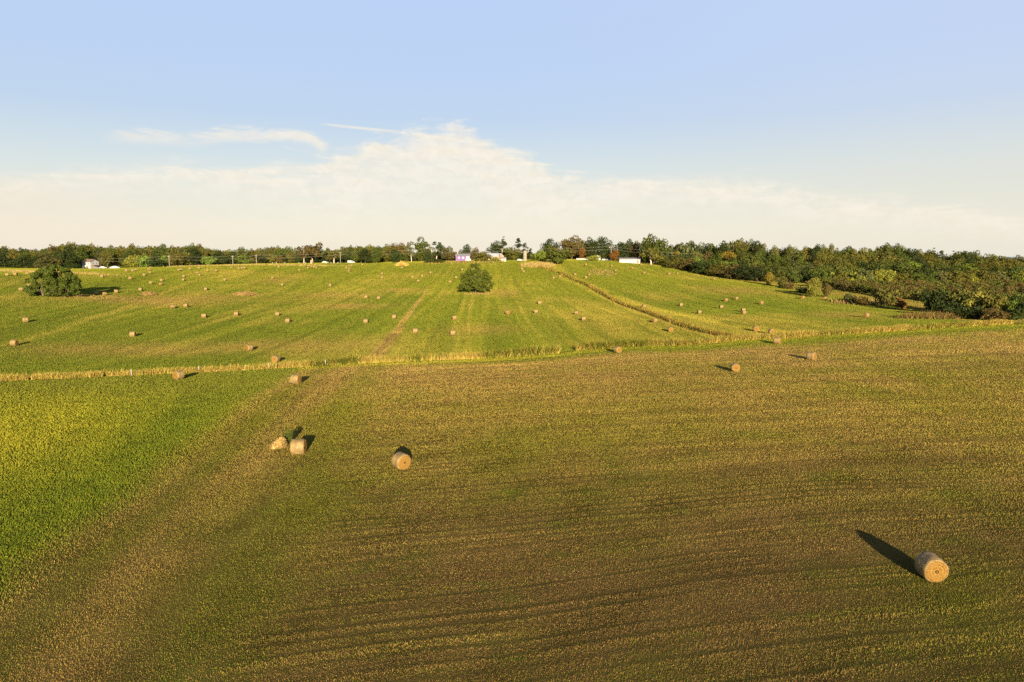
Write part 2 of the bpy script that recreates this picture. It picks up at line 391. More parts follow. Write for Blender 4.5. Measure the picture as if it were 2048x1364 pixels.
# ------------------------------------------------------------------ grass
def pick(w, n, d=None, soft=(14, 60, .85), amp=.13):
    c = w.cumsum(1); u = RNG.random(n)[:, None]
    k = np.minimum((u > c).sum(1), 5)
    col = PAL[k]
    if d is not None:
        f = (sstep(soft[0], soft[1], d) * soft[2])[:, None]
        col = col * (1 - f) + (w @ PAL) * f
    return col * RNG.uniform(1 - amp, 1 + amp, n)[:, None]
def blades(name, x, y, h, wd, col, label, cat, lean=.35, leafy=None, face=None, m_=None, sd=.55):
    n = len(x); z = hgt(x, y)
    yaw = RNG.uniform(0, 2 * PI, n) if face is None else face + RNG.normal(0, sd, n)
    la = RNG.uniform(0, 2 * PI, n); lr = RNG.random(n) * lean * h
    cx, cy = np.cos(yaw) * wd / 2, np.sin(yaw) * wd / 2
    co = np.empty((n, 3, 3))
    co[:, 0] = np.stack([x - cx, y - cy, z - .02], 1); co[:, 1] = np.stack([x + cx, y + cy, z - .02], 1)
    co[:, 2] = np.stack([x + np.cos(la) * lr, y + np.sin(la) * lr, z + h], 1)
    if leafy is not None:       # leaves: lift and tilt the triangles marked as leaves
        m = leafy
        for k in range(3):
            ang = yaw[m] + k * 2.1
            t = RNG.uniform(-.6, .6, m.sum()) * wd[m]
            co[m, k, 0] = x[m] + np.cos(ang) * wd[m] * .6; co[m, k, 1] = y[m] + np.sin(ang) * wd[m] * .6; co[m, k, 2] = z[m] + h[m] + t
    o = link(bpy.data.objects.new(name, raw_mesh(name, co.reshape(-1, 3), np.arange(3 * n).reshape(n, 3), 3, m_ or GRASS, np.repeat(col, 3, 0))))
    return tag(o, label, cat, kind='stuff')
def scatter(n, d0, d1):
    """points with density falling as one over distance squared"""
    d = d0 * (d1 / d0) ** RNG.random(n)
    a = RNG.uniform(-.80, .80, n) 
    a = np.where(RNG.random(n) < .97, a * .90, a)
    return d * np.sin(a), d * np.cos(a), d
DENS = 1.0
def grow(n, d0, d1):
    x, y, d = scatter(int(n * DENS), d0, d1)
    w, hf, fr, mc = field(x, y)
    return x, y, d, w, hf, fr, mc
x, y, d, w, hf, fr, mc = grow(1150000, 19, 200)
isc = RNG.random(len(x)) < mc
m = fr & ~isc & (y < ditch_y(x) - .2)
n_ = m.sum(); dd = d[m]
wd = np.maximum(.014, dd * .00075) * RNG.uniform(.6, 1.4, n_)
h = (.036 + .00036 * dd) * RNG.uniform(.4, 1.5, n_) * hf[m]
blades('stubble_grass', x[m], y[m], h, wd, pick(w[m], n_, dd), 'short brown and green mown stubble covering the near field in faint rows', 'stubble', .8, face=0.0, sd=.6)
m = isc & fr & (y < ditch_y(x) - .2)
x2, y2, d2, w2, hf2, fr2, mc2 = grow(700000, 24, 150)
k2 = (RNG.random(len(x2)) < mc2) & fr2 & (y2 < ditch_y(x2) - .2)
X_, Y_, D_, W_, H_ = [np.concatenate([a_[m], b_[k2]]) for a_, b_ in ((x, x2), (y, y2), (d, d2), (w, w2), (hf, hf2))]
n_ = len(X_)
wd = np.maximum(.035, D_ * .0011) * RNG.uniform(.6, 1.4, n_)
h = (.07 + .0003 * D_) * RNG.uniform(.3, 1.3, n_) * H_
blades('leafy_crop', X_, Y_, h, wd, pick(W_, n_, D_, (10, 70, .8), .18), 'bright yellow green leafy crop filling the field beside the stubble', 'crop', .6, face=0.0, leafy=RNG.random(n_) < .25)
x, y, d, w, hf, fr, mc = grow(1250000, 88, 520)
m = (~fr) & (y > ditch_y(x) + 1.5) & (RNG.random(len(x)) < np.clip(hf * 1.5, .1, 1)) & ~((x > edge_x(y) + 30) & (y > 150))
n_ = m.sum(); dd = d[m]
wd = dd * .0008 * RNG.uniform(.6, 1.4, n_)
h = (.07 + .00018 * dd) * RNG.uniform(.4, 1.4, n_) * (.5 + .6 * hf[m])
blades('meadow_grass', x[m], y[m], h, wd, pick(w[m], n_, dd, (40, 140, .97), .10) * .93, 'green hay meadow grass with yellowish mown swaths over the rising hillside', 'meadow', .6, face=0.0, m_=MEADOW, sd=.38)

PALE = np.array([(.38,.275,.095),(.31,.23,.07),(.10,.115,.016),(.20,.12,.040),(.050,.058,.010)])
def strip(name, xs, ys, hmin, hmax, wmul, mix, label, cat, cols=None, hmul=1.0):
    n = len(xs)
    d = np.hypot(xs, ys)
    wd = d * .0007 * wmul * RNG.uniform(.5, 1.4, n)
    h = (hmin + (hmax - hmin) * RNG.random(n) ** 1.6) * hmul
    h = h * (.55 + .9 * fbm(xs / 1.6, ys / 1.6, 68, 2))
    cols = cols if cols is not None else np.array([(.43,.315,.075),(.31,.245,.040),(.095,.110,.013),(.22,.125,.030),(.048,.056,.010)])
    c = mix.cumsum(1) / mix.sum(1)[:, None]
    k = np.minimum((RNG.random(n)[:, None] > c).sum(1), 4)
    return blades(name, xs, ys, h, wd, cols[k] * RNG.uniform(.85, 1.12, n)[:, None], label, cat, .9, m_=TALL)
# tall grass and reeds on the ditch
n = 110000
xs = RNG.uniform(DITCH[0, 0], DITCH[-1, 0] - 8, n); off = np.abs(RNG.normal(0, 1, n))
ys = ditch_y(xs) + .3 + 1.5 * np.interp(xs, [-80, 20, 50, 110], [1, 1, .8, .6]) * off * (.6 + .8 * vnoise(xs / 9, xs * 0, 61))
pxs = 1024 + F * xs / (ys * CP + CAM_Z * SP)
cl = vnoise(xs / 5, ys * 0, 62)
dens = .35 + .65 * sstep(.2, .55, fbm(xs / 7, ys / 4, 63))
gap = ((pxs > 1118) & (pxs < 1152)) | ((pxs > 205) & (pxs < 212)) | ((pxs > 56) & (pxs < 61))
keep = (RNG.random(n) < dens) & ~gap
ramp = lambda a, b: sstep(a - 15, a + 15, pxs) * sstep(b + 15, b - 15, pxs)
green = np.clip(ramp(620, 715) + .75 * ramp(760, 850) * cl + .9 * ramp(960, 1115) + .9 * ramp(1160, 1300) + .5 * ramp(1300, 1420) + .7 * ramp(1820, 1940) + .35 * ramp(1580, 1700) * cl + .25 * (cl > .7), 0, 1)
gold = 1 - green
mix = np.stack([.9 * gold + .22 * green * (off < .25), .65 * gold + .22 * green, .18 * gold + .95 * green, .34 * gold + .1 * green, .06 * gold + .55 * green], 1)
hscale = .5 + .35 * cl + .65 * green
o = strip('ditch_grass', xs[keep], ys[keep], .4, 1.8, .9, mix[keep], 'tall golden grass and green reeds growing along the ditch between the fields', 'tall grass', None, np.interp(pxs[keep], [0, 500, 680, 900, 1110, 1160, 1400, 1560, 2000], [.52, .52, .8, .7, 1.1, .95, .75, .68, .62]))
# weeds along the hillside ditch
n = 50000
ys = RNG.uniform(HEDGE[0, 1], HEDGE[-1, 1], n); xs = hedge_x(ys) + RNG.normal(0, 1, n) * np.interp(ys, [140, 250, 400], [.62, .40, .6])
cl = vnoise(ys / 7, xs * 0, 65)
mix = np.stack([.26 + 0 * cl, .34 + 0 * cl, .5 * cl, .62 - .2 * cl, .30 + .6 * cl], 1)
k = RNG.random(n) < (.35 + .65 * sstep(.2, .5, fbm(ys / 6, xs / 6, 66))); k &= ~((ys > 149) & (ys < 150.5))
strip('ditch_weeds', xs[k], ys[k], .25, 1.2, .9, mix[k], 'dry brown weeds lining the ditch that runs up the hillside', 'weeds')
def weed_patch(name, px, py, rx, ry, n, h0, h1, mixv, label, cat='weeds'):
    g = ground_at(px, py) or spot(px, 430)
    n = int(n * 1.6); r = np.sqrt(RNG.random(n)) * (.75 + .5 * RNG.random(n)); t = RNG.uniform(0, 2 * PI, n)
    n = len(r); xs = g.x + rx * r * np.cos(t); ys = g.y + ry * r * np.sin(t)
    k = fbm(xs / 2.5, ys / 2.5, 67) > .36
    strip(name, xs[k], ys[k], h0, h1, .8, np.tile(np.array(mixv, float), (k.sum(), 1)), label, cat, PALE)
weed_patch('weed_patch', 1205, 545, 7, 18, 2200, .25, .7, (.3,.4,.7,.2,.3), 'patch of tall pale weeds in the upper meadow below the long shed')
weed_patch('tree_weeds', 952, 588, 5.5, 3, 600, .2, .5, (.3,.4,.2,.9,0), 'dry tan grass ring under the lone round tree')
weed_patch('clump_weeds', 145, 592, 15, 4, 1300, .25, .7, (.3,.4,.4,.9,0), 'dry tan grass fringe below the broad bushy tree clump')
weed_patch('bank_grass', 1075, 531, 9, 12, 4200, .7, 1.8, (1.2,.6,0,.25,0), 'pale straw coloured tall grass bank beside the silo')
weed_patch('slope_weeds', 925, 525, 24, 7, 3200, .3, 1.2, (.3,.4,.6,.15,.5), 'green and gold weedy slope below the purple house')
weed_patch('roadside_grass', 45, 543, 40, 5, 3500, .3, .8, (1.3,.4,0,.2,0), 'strip of pale tan grass along the edge of the evergreen row')
weed_patch('verge_grass', 480, 530, 60, 6, 3500, .3, .8, (1.2,.5,.1,.3,0), 'tan verge grass under the utility poles along the hilltop road')
weed_patch('bramble_weeds', 1720, 606, 9, 9, 1800, .5, 1.6, (.5,.3,.25,.7,.2), 'tan dead weeds between the meadow edge and the orchard')
weed_patch('red_weeds', 1885, 636, 10, 4, 2600, .7, 2.0, (.12,.12,.12,1.2,.5), 'reddish brown dead weeds at the meadow edge below the dark shrubs')

# ------------------------------------------------------------------ round bales
def bale_mats():
    m, nd, lk, b = mat('straw_end', .85, .1)
    tc = N(nd, 'ShaderNodeTexCoord'); sx = N(nd, 'ShaderNodeSeparateXYZ'); lk.new(tc.outputs['Object'], sx.inputs[0])
    cx = N(nd, 'ShaderNodeCombineXYZ'); lk.new(sx.outputs['Y'], cx.inputs[0]); lk.new(sx.outputs['Z'], cx.inputs[1])
    wv = N(nd, 'ShaderNodeTexWave', wave_type='RINGS', rings_direction='SPHERICAL'); wv.inputs['Scale'].default_value = 2.1; wv.inputs['Phase Offset'].default_value = 3.3; wv.inputs['Distortion'].default_value = 3.5; wv.inputs['Detail'].default_value = 4; wv.inputs['Detail Scale'].default_value = 3
    no = N(nd, 'ShaderNodeTexNoise'); no.inputs['Scale'].default_value = 26; no.inputs['Detail'].default_value = 5
    lk.new(cx.outputs[0], wv.inputs['Vector']); lk.new(tc.outputs['Object'], no.inputs['Vector'])
    mx = N(nd, 'ShaderNodeMath', operation='MULTIPLY_ADD'); mx.inputs[1].default_value = .14; lk.new(wv.outputs['Fac'], mx.inputs[0])
    m2 = N(nd, 'ShaderNodeMath', operation='MULTIPLY'); m2.inputs[1].default_value = .75; lk.new(no.outputs['Fac'], m2.inputs[0]); lk.new(m2.outputs[0], mx.inputs[2])
    rp = N(nd, 'ShaderNodeValToRGB'); e = rp.color_ramp.elements
    e[0].position = .2; e[0].color = (.085, .038, .008, 1); e[1].position = .85; e[1].color = (.37, .22, .06, 1)
    k = rp.color_ramp.elements.new(.48); k.color = (.25, .138, .032, 1)
    lk.new(mx.outputs[0], rp.inputs['Fac']); lk.new(rp.outputs['Color'], b.inputs['Base Color'])
    bp = N(nd, 'ShaderNodeBump'); bp.inputs['Strength'].default_value = .7; bp.inputs['Distance'].default_value = .05; lk.new(mx.outputs[0], bp.inputs['Height']); lk.new(bp.outputs['Normal'], b.inputs['Normal'])
    end = m
    m, nd, lk, b = mat('net_wrapped_straw', .6, .3)
    tc = N(nd, 'ShaderNodeTexCoord'); mp = N(nd, 'ShaderNodeMapping'); mp.inputs['Scale'].default_value = (22, 3, 3); lk.new(tc.outputs['Object'], mp.inputs['Vector'])
    no = N(nd, 'ShaderNodeTexNoise'); no.inputs['Scale'].default_value = 2.2; no.inputs['Detail'].default_value = 6; lk.new(mp.outputs[0], no.inputs['Vector'])
    n2 = N(nd, 'ShaderNodeTexNoise'); n2.inputs['Scale'].default_value = 2.5; n2.inputs['Detail'].default_value = 4; lk.new(tc.outputs['Object'], n2.inputs['Vector'])
    ad = N(nd, 'ShaderNodeMath', operation='ADD'); lk.new(no.outputs['Fac'], ad.inputs[0]); lk.new(n2.outputs['Fac'], ad.inputs[1])
    rp = N(nd, 'ShaderNodeValToRGB'); e = rp.color_ramp.elements
    mr = N(nd, 'ShaderNodeMapRange'); mr.inputs['From Min'].default_value = .6; mr.inputs['From Max'].default_value = 1.4; lk.new(ad.outputs[0], mr.inputs['Value'])
    e[0].position = .15; e[0].color = (.14, .090, .034, 1); e[1].position = .85; e[1].color = (.34, .235, .082, 1)
    k = rp.color_ramp.elements.new(.5); k.color = (.23, .155, .056, 1)
    lk.new(mr.outputs[0], rp.inputs['Fac']); lk.new(rp.outputs['Color'], b.inputs['Base Color'])
    bp = N(nd, 'ShaderNodeBump'); bp.inputs['Strength'].default_value = .5; bp.inputs['Distance'].default_value = .03; lk.new(no.outputs['Fac'], bp.inputs['Height']); lk.new(bp.outputs['Normal'], b.inputs['Normal'])
    return m, end
NET, STRAW = bale_mats()
R, L = .63, 1.08
def bale_geo(seed, seg=48, fuzz=0):
    rr = random.Random(seed)
    prof = [(-.5, .86), (-.475, .94), (-.43, .985), (-.3, 1.0), (-.15, 1.015), (0, .99), (.15, 1.012), (.3, 1.0), (.43, .98), (.475, .935), (.5, .86)]
    def pt(t, rf, j):
        a = 2 * PI * j / seg
        n = .026 * math.sin(3 * a + seed) + .02 * math.sin(2 * a + 2 * seed) + .014 * math.sin(7 * a + 2.2 * t * 5 + seed * 1.7) + .01 * math.sin(13 * a + 9 * t)
        r = R * rf * (1 + n)
        zz = r * math.cos(a)
        if zz < -R * .90: zz = -R * .90 - (abs(zz) - R * .90) * .3
        return (t * L, r * math.sin(a) * 1.01, zz)
    side = MB()
    for t, rf in prof:
        for j in range(seg): side.v.append(pt(t, rf, j))
    for i in range(len(prof) - 1):
        for j in range(seg):
            side.f.append([i * seg + j, i * seg + (j + 1) % seg, (i + 1) * seg + (j + 1) % seg, (i + 1) * seg + j]); side.m.append(0)
    ends = []
    for sgn in (-1, 1):
        e = MB(); rings = [.86, .78, .68, .54, .4, .26, .12]
        for k, rf in enumerate(rings):
            for j in range(seg):
                p = pt(.5 * sgn, rf, j)
                bul = .0 if k == 0 else .03 * (1 - rf) + .012 * math.sin(26 * rf + 2 * PI * j / seg + seed) * min(1, 2.2 * rf) + rr.uniform(-.006, .006)
                e.v.append((p[0] + sgn * bul, p[1], p[2]))
        e.v.append((sgn * (L / 2 + .03), 0, 0))
        for i in range(len(rings) - 1):
            for j in range(seg):
                q = [i * seg + j, i * seg + (j + 1) % seg, (i + 1) * seg + (j + 1) % seg, (i + 1) * seg + j]
                e.f.append(q if sgn > 0 else q[::-1]); e.m.append(0)
        c = len(e.v) - 1; i = len(rings) - 1
        for j in range(seg): e.f.append([i * seg + j, i * seg + (j + 1) % seg, c]); e.m.append(0)
        for _ in range(fuzz):
            a = rr.uniform(0, 2 * PI); q = R * .9 * math.sqrt(rr.random()); p = Vector((sgn * (L / 2 + .01), q * math.sin(a), max(-R * .9, q * math.cos(a))))
            dr = Vector((sgn * rr.uniform(.03, .10), rr.uniform(-.1, .1), rr.uniform(-.1, .06))); w_ = Vector((0, rr.uniform(-1, 1), rr.uniform(-1, 1))).normalized() * .006
            e.poly([p - w_, p + w_, p + dr])
        ends.append(e)
    for _ in range(fuzz):
        t = rr.uniform(-.5, .5); a = rr.uniform(-2.2, 2.2); p = Vector((t * L, R * math.sin(a), R * math.cos(a)))
        dr = Vector((rr.uniform(-.08, .08), math.sin(a) * .04 + rr.uniform(-.06, .06), math.cos(a) * .03)); w_ = Vector((.005, 0, .004))
        side.poly([p - w_, p + w_, p + dr])
    return side, ends
NEARM = []
for sd in (1, 2, 3):
    sd_, en_ = bale_geo(sd, 48, 420)
    NEARM.append((sd_.mesh('net_wrap', NET, True), [e.mesh('end_face', STRAW, True) for e in en_]))
FARM = []
for sd in (4, 5, 6, 7):
    sd_, en_ = bale_geo(sd, 20, 0)
    for e in en_:
        k = len(sd_.v); sd_.v += e.v; sd_.f += [[i + k for i in f] for f in e.f]; sd_.m += [1] * len(e.f)
    FARM.append(sd_.mesh('hay_bale', [NET, STRAW], True))
#  pixel of the bale's foot, heading of its axis in degrees (0 = away from the camera, 90 = across), label
BALES = [
 (1870,1163,3,'big hay bale with dark side and glowing round end, casting the longest shadow'),
 (801,940,-38,'hay bale tilted toward its round end, shadow directly behind it, in mid stubble'),
 (594,910,84,'hay bale showing its pale wrapped side, next to the dry grass tussock'),
 (590,768,98,'hay bale standing side on just below the ditch grass near the crop corner'),
 (355,759,25,'orange hay bale on the edge of the leafy crop below the ditch grass'),
 (1472,744,5,'round orange hay bale alone on the far part of the stubble field'),
 (1625,720,-40,'hay bale on the stubble beyond the round orange one, showing grey top'),
 (1236,706,-30,'hay bale against the green reeds at the ditch gap'),
 (1556,688,-50,'hay bale in front of the golden ditch grass, at the verge'),
 (550,725,10,'round orange hay bale right behind the ditch grass'),
 (497,702,40,'hay bale with orange end up slope from the one behind the ditch grass'),
 (264,674,84,'pale hay bale alone in lower left meadow, wrapped side showing'),
 (26,692,88,'long looking pale hay bale lowest on the far left of meadow'),
 (49,645,50,'reddish hay bale on the far left of meadow above the lowest one'),
 (1513,663,10,'round bright hay bale behind the ditch grass near the hillside ditch foot'),
 (1544,669,0,'hay bale half hidden by the golden ditch grass'),
 (1342,664,5,'round hay bale beside the grassy track near the hillside ditch foot'),
 (1310,646,60,'hay bale tucked under the hillside ditch weeds beside the track'),
 (830,667,80,'long hay bale just past the bare channel on its right side'),
 (905,671,75,'hay bale lowest in the middle meadow strip below the lone tree'),
 (908,640,65,'hay bale halfway between the lone tree and the lowest middle bale'),
 (1015,629,-35,'hay bale right of the middle strip, level with the channel bend'),
 (1072,627,88,'lower of the two square looking bales between lone tree and hillside ditch'),
 (1079,609,85,'upper of the two square looking bales between lone tree and hillside ditch'),
 (1154,630,-60,'upper bale of the close pair left of the hillside ditch'),
 (1167,642,88,'lower bale of the close pair left of the hillside ditch'),
 (731,647,85,'hay bale left of the bare channel, lower of two beside it'),
 (788,638,86,'hay bale closest to the bare channel on its left side'),
 (732,597,85,'left bale of the level pair up slope from the channel'),
 (757,599,88,'right bale of the level pair up slope from the channel'),
 (554,632,80,'hay bale up slope in a loose row of four, third along'),
 (575,646,95,'last and lowest bale of the loose row of four across the left meadow'),
 (472,632,88,'second bale of the loose row of four across the left meadow'),
 (407,636,80,'first bale of the loose row of four across the left meadow'),
 (344,617,40,'orange bale, left one of a pair below the brown patch'),
 (371,615,88,'pale bale, right one of a pair below the brown patch'),
 (660,573,85,'solitary pale bale in the centre of the upper left meadow'),
 (564,572,80,'lower of two bales in the upper left meadow, near its middle'),
 (544,558,60,'upper of two bales in the upper left meadow, near its middle'),
 (411,581,82,'pale bale beside the tan diagonal track, on its lower side'),
 (449,562,80,'pale bale just below the upper end of the tan diagonal track'),
 (40,582,50,'orange bale left of the broad bushy tree clump with a shadow'),
 (57,574,40,'bale half hidden behind the left side of the bushy tree clump'),
 (13,552,60,'leftmost bale on the yellow green strip below the evergreen row'),
 (27,547,50,'upper bale of a tight pair below the evergreen row'),
 (30,551,80,'lower bale of a tight pair below the evergreen row'),
 (53,549,50,'bale right of the tight pair below the evergreen row'),
 (203,555,70,'solitary bale on bright grass in front of the white house'),
 (231,586,60,'bale just below the shadow of the bushy tree clump'),
 (208,591,40,'weathered brown bale at the end of the dry fringe, right one'),
 (191,590,45,'weathered brown bale at the end of the dry fringe, left one'),
 (280,582,80,'bale between the tree clump shadow and the brushy hay heap'),
 (300,568,60,'bale past the tip of the tree clump shadow'),
 (320,571,30,'orange bale, lower one of two overlapping'),
 (322,563,70,'pale bale, upper one of two overlapping'),
 (259,559,60,'bale straight above the tip of the tree clump shadow'),
 (287,552,60,'bale down slope from the white trailer, left of two'),
 (299,547,60,'bale down slope from the white trailer, right of two'),
 (297,541,40,'orange bale against the dark bushes right of the white trailer'),
 (252,543,70,'bale below the white tarp covered heap by the house'),
 (264,543,60,'left bale of two touching below the white trailer'),
 (270,542,50,'right bale of two touching below the white trailer'),
 (366,562,80,'lower bale of an upright pair under the tallest left utility pole'),
 (367,555,80,'upper bale of an upright pair under the tallest left utility pole'),
 (393,548,45,'brown bale of a touching pair in the upper left meadow'),
 (399,552,85,'pale bale of a touching pair in the upper left meadow'),
 (357,542,75,'left of two joined bales near the foot of the left utility pole'),
 (361,541,55,'right of two joined bales near the foot of the left utility pole'),
 (379,539,70,'small far bale between the two left utility poles, first in line'),
 (397,538,60,'small far bale between the two left utility poles, second in line'),
 (414,543,60,'small far bale between the two left utility poles, nearer than its neighbours'),
 (431,543,60,'small far bale below the second utility pole, on its left'),
 (462,537,45,'orange bale at the foot of the second utility pole'),
 (477,539,70,'first of three bales in a short row beside second utility pole'),
 (483,538,70,'middle of three bales in a short row beside second utility pole'),
 (488,538,60,'last of three bales in a short row beside second utility pole'),
 (557,535,70,'lone far bale below the hilltop road right of third pole'),
 (598,542,60,'bale lowest on the left of the cluster below the pale trunk tree'),
 (615,538,70,'bale in the cluster below the pale trunk, second lowest'),
 (609,532,60,'orange bale at the base of the pale trunk'),
 (622,534,60,'small bale in the cluster just below the brown stone post'),
 (627,536,60,'bale in the cluster, left of the bright yellow one'),
 (632,537,50,'bright yellow bale in the cluster, at its right end'),
 (629,532,60,'topmost bale of the cluster below the brown stone post'),
 (692,537,60,'left bale of the tight group of three under the fourth pole'),
 (698,539,50,'upper right bale of the tight group of three under fourth pole'),
 (697,544,40,'lower bale of the tight group of three under the fourth pole'),
 (702,533,60,'small pale bale below the white van'),
 (724,531,60,'tiny bale on the crest right of the white van'),
 (764,549,85,'upper of two bales in line below the golden straw heap, left'),
 (764,557,75,'lower of two bales in line below the golden straw heap, left'),
 (804,537,85,'flat looking pale bale directly under the golden straw heap'),
 (825,556,85,'left bale of the small triangle above the bare channel'),
 (844,554,85,'upper bale of the small triangle above the bare channel'),
 (836,564,85,'lowest bale of the small triangle above the bare channel'),
 (861,547,85,'bale up slope beyond the small triangle, toward the purple house'),
 (912,557,80,'upper bale beside the left of the lone round tree'),
 (900,566,85,'lower bale beside the left of the lone round tree'),
 (924,541,80,'bale peeping out above the left of the lone round tree'),
 (1044,540,85,'upper bale below the silo at the foot of the straw bank'),
 (1047,545,85,'lower bale below the silo at the foot of the straw bank'),
 (1107,558,85,'bale left of the hillside ditch near its top, lower one'),
 (1120,555,85,'bale touching the track at the top of the hillside ditch'),
 (1150,551,80,'left bale of three right of the hillside ditch top'),
 (1172,557,88,'lowest bale of three right of the hillside ditch top'),
 (1178,552,60,'right bale of three right of the hillside ditch top'),
 (1172,531,80,'small far bale on the crest in front of the white fence'),
 (1223,534,70,'bale directly under the pole in front of the long shed'),
 (1231,543,70,'bale at the right end of the tall weed patch'),
 (1264,538,60,'bale on the slope just below the long white shed'),
 (1282,531,60,'bale between the long shed and the white trunked tree'),
 (1288,548,70,'bale down slope from the white trunked tree, first in line'),
 (1338,550,70,'bale below the wood edge, second in line'),
 (1355,549,80,'bale below the wood edge, third in line'),
 (1428,560,60,'bale farthest along the wood edge on the right meadow'),
 (1288,616,60,'bale immediately right of the hillside ditch weeds, mid slope'),
 (1362,613,80,'bale right of the hillside ditch, alone mid slope'),
 (1399,628,80,'bale down slope on the right meadow, lowest of a spread five'),
 (1443,617,85,'bale of the spread five, beside the touching pair'),
 (1452,603,60,'left of the two upper bales of the spread five'),
 (1473,600,60,'right of the two upper bales of the spread five'),
 (1487,624,85,'upper bale of the touching pair on the right meadow'),
 (1488,629,70,'lower bale of the touching pair on the right meadow'),
 (1523,609,60,'bale right of the spread five, toward the orchard'),
 (1606,598,50,'first bale along the orchard edge of the right meadow'),
 (1650,600,50,'second bale along the orchard edge, below the yellow tree'),
 (1688,603,40,'orange bale at the very edge of meadow beside the brambles'),
 (1734,635,60,'solitary orange bale low on the right meadow above the ditch'),
]
for i, (px, py, az, label) in enumerate(BALES):
    g = ground_at(px, py)
    if g is None: g = spot(px, 440)
    rz = PI / 2 - math.radians(az) + random.uniform(-.06, .06)
    # tilt to the slope along the axis
    dx, dy = math.cos(rz) * .6, math.sin(rz) * .6
    slope = float(hgt(g.x + dx, g.y + dy) - hgt(g.x - dx, g.y - dy)) / 1.2
    yb = g.y + .38; xb = g.x
    loc = (xb, yb, float(hgt(xb, yb)) + R * .91)
    s = random.uniform(.95, 1.05)
    if py > 655:
        t = empty('hay_bale', loc, label, 'hay bale', 'round hay bales lying on the fields')
        a, es = NEARM[i % 3]
        for nm, me in (('net_wrap', a), ('end_face', es[0]), ('end_face', es[1])):
            c = link(bpy.data.objects.new(nm, me)); c.parent = t
    else:
        t = link(bpy.data.objects.new('hay_bale', FARM[i % 4])); tag(t, label, 'hay bale', 'round hay bales lying on the fields')
        t.location = loc
    t.rotation_euler = (0, -math.atan(slope), rz); t.scale = (s, s, s)

# ------------------------------------------------------------------ trees
BARK = flat('grey_brown_bark', (.12, .09, .06), .9, .4, 4)
PALEBARK = flat('pale_bark', (.52, .42, .32), .85, .25, 4)
def crown_mesh(name, H, Rr, base, seed, kind='round', leaves=1400, size=.5, sparse=0):
    """leaf clumps on many lobes; H height, Rr radius, base = height where leaves start"""
    rg = np.random.default_rng(seed)
    hh = H - base
    nl = {'round': 26, 'tall': 26, 'bush': 20, 'conifer': 30, 'sparse': 13, 'oak': 34}[kind]
    C, Q = [], []
    for k in range(nl):
        for _ in range(40):
            p = rg.normal(0, 1, 3); p /= np.linalg.norm(p); p *= rg.random() ** .4
            t = (p[2] + 1) / 2
            if kind == 'conifer':
                t = rg.random() ** .9; rad = (1 - t) * .92 + .06; a = rg.uniform(0, 2 * PI); q = rad * rg.uniform(.45, .9)
                p = np.array((q * math.cos(a), q * math.sin(a), 2 * t - 1)); break
            if kind == 'tall':
                p[:2] *= .55 + .5 * math.sin(PI * min(1, t * 1.1 + .05)); break
            if kind == 'bush' and t < .12: continue
            break
        rr = {'round': .36, 'tall': .36, 'bush': .38, 'conifer': .26, 'sparse': .24, 'oak': .30}[kind] * rg.uniform(.65, 1.2)
        if kind == 'conifer': rr *= .5 + .8 * (1 - (p[2] + 1) / 2)
        C.append((p[0] * Rr * .74, p[1] * Rr * .74, base + hh * (.5 + .40 * p[2]))); Q.append(rr)
    C = np.array(C); Q = np.array(Q)
    per = rg.multinomial(leaves, Q ** 2 / (Q ** 2).sum())
    idx = np.repeat(np.arange(nl), per)
    n = leaves
    u = rg.normal(0, 1, (n, 3)); u[:, 2] = u[:, 2] * .9 + .15; u /= np.linalg.norm(u, axis=1)[:, None]
    rad = rg.uniform(.55, 1.08, n) ** .6
    sz = np.array((Rr, Rr, min(Rr, hh * .42) if kind != 'conifer' else Rr * .8))
    pos = C[idx] + u * (rad * Q[idx])[:, None] * sz
    nrm = u + rg.normal(0, .55, (n, 3)); nrm /= np.linalg.norm(nrm, axis=1)[:, None]
    t1 = np.cross(nrm, rg.normal(0, 1, (n, 3))); t1 /= np.linalg.norm(t1, axis=1)[:, None] + 1e-9
    t2 = np.cross(nrm, t1)
    s = size * rg.uniform(.55, 1.25, n)[:, None]
    quad = np.stack([pos - t1 * s * .5, pos + t2 * s * .36, pos + t1 * s * .5, pos - t2 * s * .36], 1).reshape(-1, 3)
    top_ = np.percentile(quad[:, 2], 99); rad_ = np.percentile(np.hypot(quad[:, 0], quad[:, 1]), 95)
    low_ = np.percentile(quad[:, 2], 1)
    quad[:, 2] = base + (quad[:, 2] - low_) * (H - base) / (top_ - low_); quad[:, :2] *= Rr / rad_; C = C * np.array((Rr / rad_, Rr / rad_, 1))
    quad[:, 2] = np.maximum(quad[:, 2], .05)
    return raw_mesh(name, quad, np.arange(4 * n).reshape(n, 4), 4, LEAF), C
def trunk_mesh(name, H, r, C, base, material, seed, forks=6):
    rr = random.Random(seed); mb = MB()
    top = base + (H - base) * .55
    bend = [(rr.uniform(-.03, .03) * H, rr.uniform(-.03, .03) * H) for _ in range(3)]
    path = [(0, 0, -.3), (0, 0, base * .5 + .1), (bend[0][0], bend[0][1], base + .2), (bend[1][0], bend[1][1], top)]
    mb.tube(path, [r * 1.35, r, r * .8, r * .3], 8)
    order = sorted(range(len(C)), key=lambda i: rr.random())[:forks]
    for i in order:
        c = Vector(C[i]); z0 = min(c.z * .75, base + (top - base) * rr.uniform(0, .6)); f = max(0, min(1, (z0 - base) / max(.1, top - base)))
        s0 = Vector((bend[0][0] * (1 - f) + bend[1][0] * f, bend[0][1] * (1 - f) + bend[1][1] * f, z0))
        md = s0.lerp(c, .5) + Vector((0, 0, .06 * H * rr.uniform(-.4, .6)))
        mb.tube([s0, md, c], [r * .5, r * .32, r * .1], 5)
    return mb.mesh(name, material, True)
PROTO = {}
